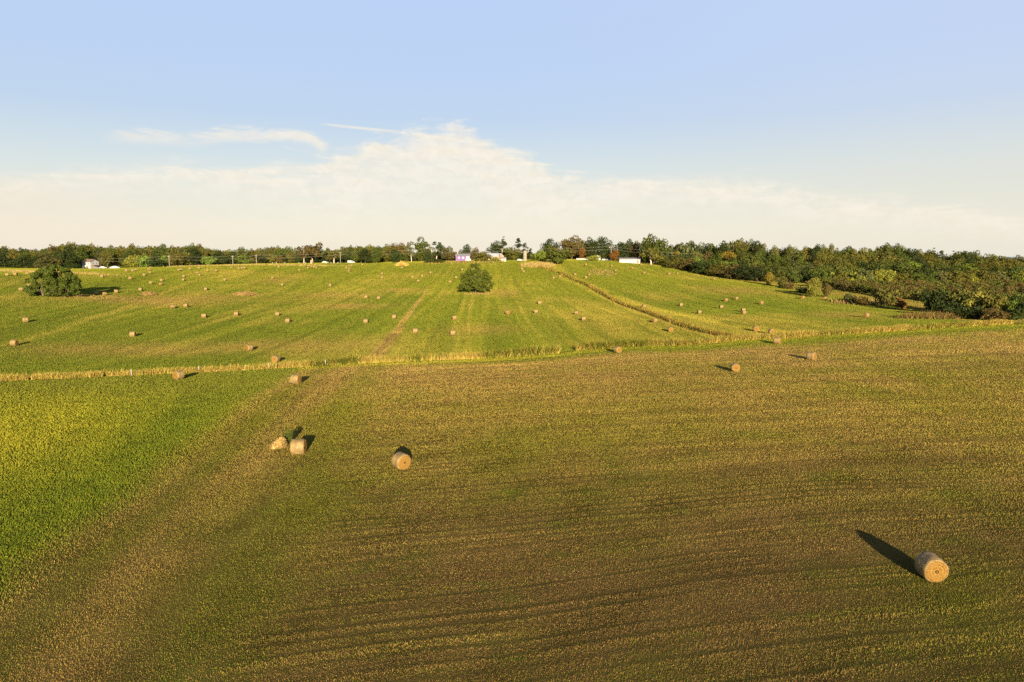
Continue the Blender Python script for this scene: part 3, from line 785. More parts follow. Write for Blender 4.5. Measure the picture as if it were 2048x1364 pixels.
def proto(key, n, H, Rr, base, kind, leaves, size, bark=None, r=.2, forks=6):
    PROTO[key] = []
    for k in range(n):
        me, C = crown_mesh('crown', H, Rr, base, hash((len(PROTO), k, 5)) % 9999, kind, leaves, size)
        PROTO[key].append((me, trunk_mesh('trunk', H, r, C, base, bark or BARK, k, forks), H, Rr))
proto('round', 5, 12, 5.0, 1.0, 'round', 2600, .6, r=.26)
proto('oak', 4, 13, 6.2, 1.1, 'oak', 3200, .6, r=.32)
proto('tall', 5, 14, 3.6, 1.0, 'tall', 2300, .56, r=.2)
proto('bush', 4, 5, 3.2, .15, 'bush', 1700, .48, r=.1)
proto('conifer', 3, 14, 3.8, .8, 'conifer', 2300, .5, r=.2)
proto('sparse', 3, 13, 4.4, 3.8, 'sparse', 620, .7, bark=PALEBARK, r=.3, forks=9)
proto('fruit', 4, 4.2, 2.7, .8, 'round', 700, .5, r=.1)
NAMES = {'round': 'broadleaf_tree', 'oak': 'broadleaf_tree', 'tall': 'slender_tree', 'bush': 'shrub', 'conifer': 'conifer_tree', 'sparse': 'bare_trunk_tree', 'fruit': 'orchard_tree'}
CATS = {'round': 'tree', 'oak': 'tree', 'tall': 'tree', 'bush': 'shrub', 'conifer': 'conifer', 'sparse': 'tree', 'fruit': 'fruit tree'}
# leaf colours: name -> albedo
TONE = {'dark green': (.028,.038,.010), 'green': (.058,.072,.013), 'olive': (.088,.084,.016), 'yellow green': (.165,.165,.024), 'golden': (.175,.130,.020),
        'orange': (.165,.080,.018), 'brown': (.085,.064,.018), 'grey green': (.074,.078,.025), 'fresh green': (.105,.140,.020)}
def tree(key, loc, H, width, tone, label, group=None, jitter=.15):
    me, tr, H0, R0 = random.choice(PROTO[key])
    t = empty(NAMES[key], loc, label, CATS[key], group, random.uniform(0, 2 * PI))
    s = H / H0; wv = (width / 2) / (R0 * .98)
    t.scale = (wv, wv, s)
    c = link(bpy.data.objects.new('crown', me)); c.parent = t
    k = 1 + random.uniform(-jitter, jitter); col = TONE[tone]
    c.color = (col[0] * k * random.uniform(.92, 1.08), col[1] * k, col[2] * k * random.uniform(.85, 1.15), 1)
    u = link(bpy.data.objects.new('trunk', tr)); u.parent = t
    return t
def tree_px(key, px, ytop, Y, wpx, tone, label, group=None):
    p = spot(px, Y)
    a, dy, dz = ray(px, ytop)
    H = max(1.5, CAM_Z + dz * Y / dy - p.z)
    return tree(key, p, H, wpx / F * Y, tone, label, group)

# two big isolated trees with crowns of their own
def big_tree(px, py, lobes, tone_col, label, seed, leaves, size, base, trunk_h, trunks, stretch=(1, 1, 1)):
    g = ground_at(px, py)
    rg = np.random.default_rng(seed)
    t = empty('broadleaf_tree', g, label, 'tree')
    C = np.array([l[:3] for l in lobes]); Q = np.array([l[3] for l in lobes])
    C = C * np.array(stretch); base = base * stretch[2]
    sub, sq = [], []
    for c, q in zip(C, Q):
        for _ in range(11):
            u = rg.normal(0, 1, 3); u /= np.linalg.norm(u); sub.append(c + u * q * np.array((.76, .76, .66))); sq.append(q * rg.uniform(.20, .42))
    sub = np.array(sub); sq = np.array(sq); idx = rg.choice(len(sub), leaves, p=sq ** 2 / (sq ** 2).sum())
    n = leaves
    u = rg.normal(0, 1, (n, 3)); u /= np.linalg.norm(u, axis=1)[:, None]
    pos = sub[idx] + u * (rg.uniform(.4, 1.1, n) ** .6 * sq[idx])[:, None]
    ok = pos[:, 2] > base + .5 * rg.random(n); pos = pos[ok]; u = u[ok]; n = len(pos)
    nrm = u + rg.normal(0, .5, (n, 3)); nrm /= np.linalg.norm(nrm, axis=1)[:, None]
    t1 = np.cross(nrm, rg.normal(0, 1, (n, 3))); t1 /= np.linalg.norm(t1, axis=1)[:, None]; t2 = np.cross(nrm, t1)
    s = size * rg.uniform(.6, 1.3, n)[:, None]
    quad = np.stack([pos - t1 * s * .5, pos + t2 * s * .36, pos + t1 * s * .5, pos - t2 * s * .36], 1).reshape(-1, 3)
    me = raw_mesh('crown', quad, np.arange(4 * n).reshape(n, 4), 4, LEAF)
    c = link(bpy.data.objects.new('crown', me)); c.parent = t; c.color = (*tone_col, 1)
    mb = MB(); rr = random.Random(seed)
    for tx in trunks:
        mb.tube([(tx, 0, -.3), (tx + .1, 0, trunk_h * .5), (tx * 1.1, .1, trunk_h), (tx * 1.2, .2, trunk_h * 2.4)], [.42, .32, .28, .1], 9)
        for c_ in C:
            s0 = Vector((tx * 1.1, .1, trunk_h * rr.uniform(.9, 1.5))); c_ = Vector(c_)
            if (c_.xy - s0.xy).length < 5.5: mb.tube([s0, s0.lerp(c_, .5) + Vector((0, 0, -.3)), c_], [.16, .11, .04], 6)
    mb.obj('trunk', BARK, t, True)
    return t
big_tree(951, 586, [(0,0,4.4,4.2),(-4.2,.2,3.0,2.4),(4.3,.2,3.2,2.4),(-2.6,-1.6,2.6,2.5),(2.4,-1.6,2.5,2.5),(0,-2.8,3.4,2.6),(0,2.8,3.8,2.8),(-3.8,0,5.4,2.2),(3.9,.1,5.6,2.2),(-1.9,-1,6.8,2.5),(2.3,-.6,6.9,2.3),(-.9,.2,8.4,2.1),(.6,.1,9.4,1.4),(-5.6,-.2,2.2,1.3),(5.5,0,2.4,1.4),(-2.4,0,7.2,1.5)],
         (.066,.080,.012), 'lone round bushy green tree standing in the middle of the hillside meadow', 4, 16000, .46, .45, 1.3, (0,), (1.06, 1.05, 1.12))
big_tree(108, 593, [(-6.0,0,3.4,3.0),(-3.4,-.6,5.2,3.4),(-.6,0,6.6,3.6),(2.8,0,6.6,3.3),(5.2,.2,5.2,3.0),(6.9,0,3.4,2.2),(1,-1,3.8,3.6),(-4.2,-1.4,2.4,2.9),(4.6,-.8,2.4,2.7),(-1.4,.4,9.0,2.0),(1.4,.4,8.7,1.9),(4.6,.2,7.9,1.8),(-3.9,.2,7.4,2.0),(6.6,.2,6.2,1.5),(-6.4,0,5.2,1.9),(-7.6,0,2.4,1.7),(.6,-2,1.7,2.2),(7.3,-.3,2.0,1.6)],
         (.058,.076,.012), 'broad bushy tree clump on the left meadow casting a long shadow to its right', 8, 20000, .46, .1, 1.3, (-3.5, 0, 3.5), (.97, 1, .96))

WORDS = ['first','second','third','fourth','fifth','sixth','seventh','eighth','ninth','tenth','eleventh','twelfth','thirteenth','fourteenth','fifteenth','sixteenth','seventeenth','eighteenth','nineteenth','twentieth']
def name_rows(items, where):
    """items: list of dicts with px, key, tone, row, seg; words each so that it is the only one so described"""
    by = {}
    for it in sorted(items, key=lambda i: i['px']):
        by.setdefault((it['seg'], it['row'], it['tone'], CATS[it['key']]), []).append(it)
    for (seg, row, tone, cat), its in by.items():
        for k, it in enumerate(its):
            o = '' if len(its) == 1 else WORDS[k] + ' '
            it['label'] = f"{o}{tone} {cat}{' from left' if o else ''}, {row} row {seg}"
def prof(x, table): return float(np.interp(x, [t[0] for t in table], [t[1] for t in table]))

# --- wood along the hilltop on the left
LT = [(-40,490),(0,489),(20,494),(45,497),(80,497),(110,494),(128,488),(160,486),(185,490),(220,493),(300,491),(400,491),(420,497),(480,497),(512,497),(555,492),(600,497),(625,494),(655,499),(690,493),(725,491),(770,492),(800,489)]
LB = [(-40,430),(80,430),(240,470),(300,450),(420,455),(560,470),(700,480),(800,490)]
def segL(x):
    for a, s in ((84,'behind the bushy tree clump'),(165,'between clump and white house'),(240,'behind the white house'),(338,'between white house and first pole'),(466,'between first and second poles'),(600,'right of the third pole'),(681,'between pale trunk and fourth pole')):
        if x < a: return s
    return 'right of the fourth pole'
items = []
for row, dy, dY, stepx, tones in (('tall back', 0, 60, 17, ['olive','olive','green','grey green','olive','brown','green','dark green']),
                             ('middle', 7, 34, 19, ['green','olive','grey green','olive','green','dark green','dark green']),
                             ('low front', 17, 8, 21, ['dark green','dark green','green','olive'])):
    x = -35 + (0 if dy == 0 else 8)
    while x < 815:
        px = x + random.uniform(-4, 4)
        skip = dy == 17 and (150 < px < 250 or 325 < px < 350)
        if not skip:
            key = random.choice(['round', 'round', 'oak', 'tall', 'round'] if dy < 17 else ['bush', 'round', 'bush'])
            if dy == 7 and random.random() < .12: key = 'conifer'
            tn = random.choice(tones)
            if dy == 17 and px < 80: key, tn = 'conifer' if random.random() < .5 else 'bush', 'dark green'
            if dy == 17 and px > 430 and px < 560: key, tn = 'bush', random.choice(['olive','brown','dark green'])
            items.append(dict(px=px, key=key, tone=tn, row=row, seg=segL(px), yt=prof(px, LT) + dy + random.uniform(-2.5, 4), Y=prof(px, LB) + dY + random.uniform(-6, 6), w=stepx * random.uniform(1.15, 1.6) * (1.15 if key == 'oak' else .75 if key == 'tall' else 1)))
        x += stepx * random.uniform(.85, 1.15)
name_rows(items, '')
for it in items: tree_px(it['key'], it['px'], it['yt'], it['Y'], it['w'], it['tone'], it['label'], 'trees of the hilltop wood')
G1 = 'trees of the hilltop wood'; GF = 'trees around the hilltop farm'
for k, px, yt, Y, w_, tn, lab in [
 ('conifer',92,505,415,36,'grey green','pale grey green spruce behind the bushy tree clump'), ('conifer',146,503,425,26,'dark green','dark conifer left of the white house'),
 ('bush',266,511,425,22,'yellow green','bright yellow green bush right of the white trailer'), ('bush',288,512,428,24,'fresh green','fresh green bush beside the bright yellow green one'),
 ('bush',312,516,418,24,'dark green','dark bush at the field edge left of first pole'), ('bush',326,512,432,16,'fresh green','fresh green bush just left of first pole'),
 ('bush',420,513,440,28,'fresh green','round fresh green tree between first and second poles'), ('round',488,510,445,26,'fresh green','round fresh green tree right of second pole'),
 ('sparse',608,492,452,20,'brown','brown crowned tree with a pale trunk by the hilltop road'), ('sparse',625,486,470,30,'brown','tall brownish tree behind the brown stone post'),
 ('sparse',668,500,452,26,'olive','pale forked dead limbs of a tree left of fourth pole'),
 ('oak',722,495,455,30,'green','wide green tree above the white van'), ('round',731,498,447,22,'dark green','dark round tree right of the white van'), ('round',753,493,452,18,'green','green tree with a visible trunk near the straw heap'),
 ('tall',775,490,500,22,'olive','olive tree left of the farm lane'), ('oak',796,487,505,30,'brown','brown domed tree behind the straw heap'), ('bush',792,500,455,20,'dark green','low dark tree behind the straw heap'),
 ('sparse',823,484,470,18,'grey green','tall sparse tree with a pale trunk beside the tallest green tree'), ('tall',844,476,480,24,'green','tallest green tree of the farm, pointed'),
 ('tall',858,489,485,13,'olive','slim olive tree just left of the fifth pole'), ('sparse',873,484,490,24,'dark green','ragged dark tree right of the fifth pole'), ('tall',888,492,495,18,'grey green','grey ragged tree right of fifth pole'),
 ('bush',898,494,520,14,'grey green','small grey tree on the skyline left of purple house'), ('bush',902,504,478,30,'brown','brown shrubs left of the purple house'),
 ('bush',857,503,438,17,'dark green','dark shrub at the meadow top below the fifth pole'), ('bush',876,518,436,26,'green','low green shrub beside the dark shrub'),
 ('round',931,490,510,20,'dark green','dark dome shaped tree behind the purple house'), ('round',948,496,505,15,'brown','brownish tree right of the dome shaped one'),
 ('bush',964,504,455,30,'olive','dark olive shrub between purple house and white roofed house'), ('bush',989,514,445,16,'yellow green','yellowish shrub in front of the white roofed house'),
 ('oak',992,483,500,26,'dark green','left half of the big dark tree pair behind white roofed house'), ('conifer',1007,479,500,26,'dark green','right half of the big dark tree pair behind white roofed house'),
 ('round',1020,495,490,26,'green','green tree right of the big dark pair'), ('conifer',1036,478,485,24,'dark green','pointed dark conifer left of the silo'), ('bush',1028,499,470,26,'olive','olive tree at the foot of the pointed conifer'),
 ('sparse',1051,486,480,12,'dark green','spindly dark tree rising above the silo'), ('conifer',1061,497,485,14,'dark green','small dark conifer right of the silo'),
 ('bush',1079,501,452,28,'fresh green','fresh green bush right of the silo'), ('oak',1100,479,500,30,'dark green','tall dark tree behind the big round bush'), ('round',1094,491,475,30,'green','mid green tree left of the big round bush'),
 ('bush',1117,498,420,38,'green','big round green bush with rusty top standing on the meadow crest'), ('tall',1112,496,424,14,'orange','rusty orange crown on top of the big round bush'),
 ('oak',1143,474,505,40,'brown','large brownish dark tree behind the white fence'), ('tall',1165,497,495,12,'orange','slim rusty tree by the white fence'), ('oak',1163,482,515,24,'olive','olive tree next to the large brownish one'),
 ('oak',1182,477,510,26,'dark green','tall dark tree left of the white gabled house'), ('oak',1206,475,512,30,'dark green','tallest dark tree behind the white gabled house'), ('bush',1187,511,448,22,'yellow green','yellow green bush in front of the white fence'),
 ('round',1236,485,505,20,'dark green','dark tree behind the seventh pole'), ('tall',1230,500,455,14,'orange','bright orange autumn tree right of the seventh pole'),
 ('oak',1256,481,505,26,'dark green','dark tree behind the long white shed, left'), ('round',1273,484,500,22,'brown','brownish tree behind the long white shed'), ('oak',1290,484,495,26,'dark green','dark tree behind the white trunked tree, left'),
 ('oak',1307,472,480,42,'green','large round green tree towering behind the white trunked tree'), ('sparse',1302,495,432,36,'olive','white trunked forked tree at the meadow corner')]:
    tree_px(k, px, yt, Y, w_ * 1.25, tn, lab, GF if px > 700 else G1)

# --- wood on the right
RT = [(1325,492),(1350,489),(1380,483),(1410,489),(1440,489),(1460,481),(1485,479),(1500,482),(1530,491),(1560,498),(1581,490),(1600,499),(1620,492),(1650,491),(1672,499),(1690,495),(1710,501),(1725,497),(1745,498),(1768,489),(1785,491),(1800,494),(1835,499),(1858,504),(1875,502),(1892,507),(1912,506),(1945,504),(1962,511),(1985,508),(2000,515),(2020,517),(2032,513),(2060,512),(2120,512)]
RB = [(1325,533),(1400,547),(1480,562),(1536,561),(1600,556),(1700,553),(1800,555),(1900,556),(2048,556),(2120,556)]
RY = [(1325,428),(1400,390),(1480,352),(1540,345),(1600,345),(1700,350),(1900,350),(2120,350)]
def segR(x):
    for a, s in ((1390,'beside the white trunked tree'),(1460,'above the meadow corner'),(1540,'above the wood edge bales'),(1640,'behind the yellow tree'),(1740,'behind the orchard start'),(1850,'behind the orchard middle'),(1950,'behind the dark shrubs')):
        if x < a: return s
    return 'behind the orchard end'
items = []
for row, f, dY, stepx in (('skyline', 1.0, 125, 17), ('upper', .74, 85, 21), ('middle', .50, 48, 22), ('lower', .26, 20, 22), ('front', .10, 5, 27)):
    x = 1322 + random.uniform(0, 12)
    while x < 2085:
        px = x + random.uniform(-5, 5)
        yb = prof(px, RB); hl = .30 if row == 'front' else f
        if row == 'front': hl = .42 if px < 1500 else .36
        yt = yb + (prof(px, RT) - yb) * hl + random.uniform(-3, 4) * (1 if f < 1 else .5)
        tones = {'skyline': ['olive','green','olive','green','dark green'], 'upper': ['olive','green','green','dark green','olive'], 'middle': ['olive','fresh green','green','green','dark green'],
                 'lower': ['olive','green','dark green','green','fresh green'], 'front': ['dark green','green','olive','dark green','green']}[row]
        tn = random.choice(tones)
        if px < 1480 and random.random() < .18: tn = random.choice(['golden', 'orange', 'brown', 'golden'])
        if 1530 < px < 1640 and row in ('middle', 'lower', 'upper'): key = 'tall'; tn = random.choice(['grey green', 'olive', 'green'])
        elif px > 1950 and row in ('skyline', 'upper'): key, tn = 'round', random.choice(['brown', 'olive', 'olive'])
        else: key = random.choice(['round','oak','tall','round']) if row in ('skyline','upper') else random.choice(['tall','round','bush','round'])
        if row == 'front': key = random.choice(['bush', 'round', 'bush'])
        if 1860 < px < 1945 and row == 'skyline' and random.random() < .6: key, tn = 'conifer', 'dark green'
        if row == 'front' and px < 1540: tn = random.choice(['dark green', 'dark green', 'dark green', 'olive', 'brown']); key = random.choice(['round', 'bush', 'oak'])  # mostly dark tone, standing in for the shade under the wood edge
        items.append(dict(px=px, key=key, tone=tn, row=row, seg=segR(px), yt=yt, Y=prof(px, RY) + dY + random.uniform(-6, 6), w=stepx * random.uniform(1.35, 1.95) * (1.2 if key == 'oak' else .8 if key == 'tall' else 1)))
        x += stepx * random.uniform(.85, 1.15)
x = 1645
while x < 2090:
    px = x + random.uniform(-5, 5)
    items.append(dict(px=px, key='bush', tone=random.choice(['yellow green', 'green', 'grey green', 'olive', 'green']), row='bushy hem', seg=segR(px), yt=prof(px, RB) - random.uniform(7, 15), Y=prof(px, RY) - 9 + random.uniform(-3, 3), w=random.uniform(26, 38)))
    x += random.uniform(17, 24)
name_rows(items, '')
GR = 'trees of the wood on the right slope'
for it in items: tree_px(it['key'], it['px'], it['yt'], it['Y'], it['w'], it['tone'], it['label'], GR)

# shrubs between meadow and orchard
GS = 'shrubs along the meadow edge'
for k, px, yt, Y, w_, tn, lab in [
 ('round',1628,557,262,27,'yellow green','small bright yellow green tree with a pale trunk at the meadow edge'), ('bush',1653,567,262,20,'brown','brown shrub right of the yellow green tree'),
 ('bush',1562,555,308,24,'olive','olive shrub at the wood corner above the orange bales'), ('bush',1578,566,298,22,'brown','brown shrub below the olive one at the wood corner'), ('bush',1538,545,322,20,'golden','golden shrub where the wood meets the meadow'),
 ('bush',1605,574,278,30,'dark green','dark shrub left of the yellow green tree'), ('bush',1700,588,236,24,'grey green','grey bramble bush behind the meadow edge bale'), ('bush',1722,594,228,26,'brown','brown bramble beside the grey one'),
 ('bush',1770,579,222,44,'olive','rounded olive thorn bush standing alone before the orchard'), ('bush',1800,597,212,22,'orange','small rusty shrub right of the thorn bush'),
 ('bush',1862,582,196,44,'dark green','dark shrub at the left end of the big shrub mass'), ('bush',1888,576,204,46,'green','green shrub, second in the big shrub mass'), ('bush',1918,580,196,50,'olive','olive shrub in the middle of the big shrub mass'),
 ('bush',1950,586,188,50,'yellow green','yellowish shrub in the big shrub mass'), ('bush',1984,592,182,44,'olive','olive shrub toward the end of the big shrub mass'), ('round',2014,590,186,40,'fresh green','fresh green small tree at the end of the shrub mass'),
 ('bush',2042,588,184,44,'green','green shrub at the frame edge in the shrub mass'), ('bush',1896,604,182,46,'dark green','low dark shrub in front of the shrub mass'), ('bush',1942,612,170,50,'dark green','low dark shrub above the reddish weeds'),
 ('bush',1990,618,164,46,'brown','brown thorny shrub near the ditch end'), ('bush',2034,614,168,50,'dark green','dark low shrub beyond the ditch end'), ('bush',2075,600,172,60,'green','large green shrub just past the ditch end'), ('round',2012,575,215,20,'brown','thin brown tree behind the fresh green one')]:
    tree_px(k, px, yt, Y, w_, tn, lab, GS)

# --- orchard: rows of low fruit trees
rows = []
ang = math.radians(-8)
for r_ in range(11):
    for c_ in range(34):
        u = 138 + c_ * 5.5 + random.uniform(-.6, .6); v = 236 + r_ * 8.0 + random.uniform(-.4, .4)
        x_ = u; y_ = v + (u - 138) * -.06
        if x_ / y_ > .80 or x_ < edge_x(y_) + 14 + (r_ < 2) * 6: continue
        rows.append((r_, x_, y_))
cnt = {}
rowname = ['front', 'second', 'third', 'fourth', 'fifth', 'sixth', 'seventh', 'eighth', 'ninth', 'tenth', 'last']
for r_, x_, y_ in rows:
    cnt[r_] = cnt.get(r_, 0) + 1
    k = cnt[r_]
    tens = ['', 'twenty ', 'thirty '][0 if k <= 20 else 1 if k < 30 else 2]
    wd_ = WORDS[k - 1] if k <= 20 else ('thirtieth' if k == 30 else tens + WORDS[k % 10 - 1])
    tree('fruit', (x_, y_, float(hgt(x_, y_))), random.uniform(3.3, 4.3), random.uniform(4.8, 6.0), random.choice(['olive', 'brown', 'olive', 'brown', 'green']), f"low orchard tree, {wd_} from the left in the {rowname[r_]} orchard row", 'fruit trees planted in orchard rows', .1)

# --- far wood that reads as one mass, behind the trees one can tell apart
parts = []
rg = np.random.default_rng(3)
def mass(px0, px1, table, dy, Y0, Y1, n):
    for _ in range(n):
        px = rg.uniform(px0, px1); Y = rg.uniform(Y0, Y1)
        p = spot(px, Y); a, dyy, dz = ray(px, prof(px, table) + dy + rg.uniform(0, 6)); top = CAM_Z + dz * Y / dyy
        if top - p.z < 2: continue
        parts.append((p.x, p.y, p.z, top - p.z, rg.uniform(5, 8)))
mass(-60, 800, LT, 2, 545, 640, 190)
mass(1310, 2120, RT, 3, 490, 600, 170)
mass(790, 1340, [(800,503),(900,505),(1000,506),(1330,497)], 0, 520, 620, 150)
me0, C0 = crown_mesh('tmp', 1, 1, .05, 77, 'round', 420, .17)
v0 = np.empty(len(me0.vertices) * 3, np.float32); me0.vertices.foreach_get('co', v0); v0 = v0.reshape(-1, 3)
allv, allc = [], []
tl = [TONE[k] for k in ('olive', 'green', 'grey green', 'dark green', 'brown')]
for (x_, y_, z_, h_, r_) in parts:
    a = rg.uniform(0, 6.28); q = v0.copy(); c_, s_ = math.cos(a), math.sin(a)
    q = np.stack([(v0[:, 0] * c_ - v0[:, 1] * s_) * r_ + x_, (v0[:, 0] * s_ + v0[:, 1] * c_) * r_ + y_, v0[:, 2] * h_ + z_], 1)
    allv.append(q); allc.append(np.tile(np.array(tl[rg.integers(len(tl))]) * rg.uniform(.85, 1.15), (len(q), 1)))
bpy.data.meshes.remove(me0)
allv = np.concatenate(allv); allc = np.concatenate(allc)
FARW = tint_material('far_wood_leaves', .45, .65, .2)
o = link(bpy.data.objects.new('far_woodland', raw_mesh('far_woodland', allv, np.arange(len(allv)).reshape(-1, 4), 4, FARW, allc)))
tag(o, 'distant mass of mixed woodland behind the front trees', 'woodland', kind='stuff')

# ------------------------------------------------------------------ tussock and shrub by the near bale, hay heaps
STRAWM = tint_material('dry_straw', .4)
def heap(name, px, py, rx, ry, hh, n, cols, label, cat, lean=.9, bl=(.4, .9), wdt=.05, Y=None, shear=0.0):
    g = ground_at(px, py) if Y is None else spot(px, Y)
    r = np.sqrt(RNG.random(n)) ; t = RNG.uniform(0, 2 * PI, n)
    x_ = r * np.cos(t) * rx; y_ = r * np.sin(t) * ry; z_ = hh * (1 - r ** 1.6) * RNG.uniform(.5, 1, n) * (.7 + .6 * vnoise(x_ * 1.3 + 9, y_ * 1.3, 91))
    ln = RNG.uniform(bl[0], bl[1], n); a = RNG.uniform(0, 2 * PI, n); el = RNG.uniform(.1, 1.3, n) * (1 - lean) + RNG.uniform(-.2, .7, n) * lean
    yaw = RNG.uniform(0, PI, n)
    b0 = np.stack([x_ - np.cos(yaw) * wdt / 2, y_ - np.sin(yaw) * wdt / 2, z_], 1); b1 = np.stack([x_ + np.cos(yaw) * wdt / 2, y_ + np.sin(yaw) * wdt / 2, z_], 1)
    tp = np.stack([x_ + np.cos(a) * np.cos(el) * ln, y_ + np.sin(a) * np.cos(el) * ln, np.maximum(z_ + np.sin(el) * ln, 0)], 1)
    co = np.stack([b0, b1, tp], 1).reshape(-1, 3)
    c = np.array(cols)[RNG.integers(0, len(cols), n)] * RNG.uniform(.75, 1.2, n)[:, None]
    # solid matted core under the loose stems
    kk, ns = 8, 26; cv_ = []
    for i in range(kk + 1):
        q = 1 - i / kk
        for j in range(ns):
            a_ = 2 * PI * j / ns; wob_ = 1 + .12 * math.sin(3 * a_ + hh) + .08 * math.sin(5 * a_)
            cv_.append((rx * q * wob_ * math.cos(a_), ry * q * wob_ * math.sin(a_), hh * .95 * (1 - q ** 2.6) - .05))
    cv_ = np.array(cv_); ff = []
    for i in range(kk):
        for j in range(ns):
            A_, B_, C_2, D_2 = i*ns+j, i*ns+(j+1)%ns, (i+1)*ns+(j+1)%ns, (i+1)*ns+j
            ff += [A_, B_, C_2, A_, C_2, D_2]
    core = cv_[np.array(ff)]; core += RNG.normal(0, .015, core.shape)
    core[:, :2] += shear * core[:, 2:3] * np.array([[1, 0.1]]); co[:, 0] += shear * co[:, 2]
    co = np.concatenate([co, core]); c = np.concatenate([c, np.array(cols)[RNG.integers(0, len(cols), len(core) // 3)] * .8]); n = len(c)
    o = link(bpy.data.objects.new(name, raw_mesh(name, co, np.arange(3 * n).reshape(n, 3), 3, STRAWM, np.repeat(c, 3, 0))))
    o.location = g
    return tag(o, label, cat)
ST = [(.48,.33,.11),(.40,.27,.09),(.30,.19,.07)]
g0 = ground_at(555, 897)
h_ = heap('slumped_bale', 555, 895, .62, .50, 1.0, 2600, ST, 'slumped golden old bale leaning beside the near wrapped hay bale', 'hay bale', .55, (.15, .42), .03, None, .38)
tree('bush', ground_at(577, 886), 1.15, .85, 'green', 'small leafy green shrub growing behind the dry tussock')
heap('hay_heap', 297, 590, 2.6, 1.6, 1.1, 1500, ST + [(.2,.12,.05)], 'brown brushy heap of hay between two bales in the left meadow', 'hay heap', .6, (.5, 1.2), .18)
heap('hay_heap', 490, 590, 4.6, 2.6, 1.3, 2200, ST + [(.2,.12,.05)], 'loose spread heap of pale hay in the upper left meadow', 'hay heap', .8, (.5, 1.3), .18)
heap('straw_heap', 804, 531, 4.2, 3, 2.6, 2600, [(.55,.38,.10),(.48,.31,.08)], 'large golden straw heap at the top of the meadow', 'straw heap', .7, (.6, 1.5), .3)

# ------------------------------------------------------------------ buildings
WHITE = flat('white_paint', (.38, .37, .355), .6, .06, 2); GREYROOF = flat('grey_shingles', (.20, .19, .19), .85, .2, 4); BROWNROOF = flat('brown_shingles', (.20, .13, .09), .85, .2, 4)
PURPLE = flat('purple_boards', (.17, .085, .25), .7, .12, 2); TANW = flat('tan_siding', (.50, .33, .21), .75, .1, 2); METAL = flat('pale_metal_roof', (.50, .50, .50), .45, .04, 1)
GLASS = flat('dark_window_glass', (.04, .05, .07), .15, .1, 1, .6); CONC = flat('weathered_concrete', (.30, .235, .155), .9, .25, 1.5); WOOD = flat('grey_pole_wood', (.36, .30, .24), .9, .2, 3)
PORCH = flat('brown_porch_wood', (.30, .17, .09), .8, .2, 3); TYRE = flat('black_rubber', (.02, .02, .02), .8, .1, 5); TARP = flat('white_tarp', (.42, .41, .39), .5, .08, 1.5); GREYTRIM = flat('grey_trim', (.45, .43, .40), .7, .1, 2)  # grey trim serves window frames, silo hoops, transformers and the trailer door
def house(name, loc, rz, w, d, eave, rise, wallm, roofm, label, wins=(), door=None, winm=GLASS, over=.3, cat='house', chimney=None, base=True):
    t = empty(name, loc, label, cat, None, rz)
    z0 = -1.0
    b = MB(); x0, x1, y0, y1 = -w / 2, w / 2, -d / 2, d / 2
    for q in (([x0,y0],[x1,y0]), ([x1,y1],[x0,y1])): b.poly([(*q[0], z0), (*q[1], z0), (*q[1], eave), (*q[0], eave)])
    b.poly([(x1,y0,z0),(x1,y1,z0),(x1,y1,eave),(x1,0,eave+rise),(x1,y0,eave)]); b.poly([(x0,y1,z0),(x0,y0,z0),(x0,y0,eave),(x0,0,eave+rise),(x0,y1,eave)])
    b.obj('wall', wallm, t)
    r = MB(); k = over / (d / 2) * rise; th = .16
    for sgn in (-1, 1):
        yo = sgn * (d / 2 + over); ze = eave - k
        A = [(x0-over,0,eave+rise+.02),(x1+over,0,eave+rise+.02),(x1+over,yo,ze+.02),(x0-over,yo,ze+.02)]
        if sgn > 0: A = A[::-1]
        B = [(p[0],p[1],p[2]+th) for p in A]
        r.poly(B[::-1]); r.poly(A)
        for i in range(4): r.poly([A[i], A[(i+1)%4], B[(i+1)%4], B[i]])
    ro = r.obj('roof', roofm, t)
    if chimney:
        c = MB(); c.box(chimney-.35,-.35,eave+rise-.8,chimney+.35,.35,eave+rise+1.0); c.box(chimney-.42,-.42,eave+rise+1.0,chimney+.42,.42,eave+rise+1.12); c.obj('chimney', CONC, ro)
    for (face, u, z, ww, hh) in wins:
        f = MB(); p = MB()
        def rect(mb, a, c, z0_, z1_, dep):
            if face == 'f': mb.box(a, y0 - dep, z0_, c, y0 + .02, z1_)
            else: mb.box(x1 - .02, a, z0_, x1 + dep, c, z1_)
        q = .09
        for (a, c, e, g_) in ((u-ww/2-q,u+ww/2+q,z-q,z),(u-ww/2-q,u+ww/2+q,z+hh,z+hh+q),(u-ww/2-q,u-ww/2,z,z+hh),(u+ww/2,u+ww/2+q,z,z+hh)): rect(f, a, c, e, g_, .06)
        rect(p, u-ww/2, u+ww/2, z, z+hh, .025)
        fo = f.obj('window', WHITE if wallm is not WHITE else GREYTRIM, t); p.obj('pane', winm, fo)
    if door:
        u, ww, hh = door; dd_ = MB(); dd_.box(u-ww/2, y0-.05, -.2, u+ww/2, y0+.02, hh); do = dd_.obj('door', PORCH if wallm is WHITE else WHITE, t)
        hn = MB(); hn.box(u+ww/2-.2, y0-.1, .95, u+ww/2-.12, y0-.05, 1.1); hn.obj('handle', GREYROOF, do)
    return t
p = spot(182, 438)
h1 = house('farmhouse', p, math.radians(-14), 6.2, 6.6, 4.3, 1.6, WHITE, BROWNROOF, 'small two storey white house with brown roof in front of the left wood',
      wins=[('f',-1.9,2.8,.6,.8),('f',1.9,2.8,.6,.8),('s',-1.3,2.9,.7,1.0),('s',1.3,2.9,.7,1.0)], door=(0.6,1.5,1.9), chimney=None)
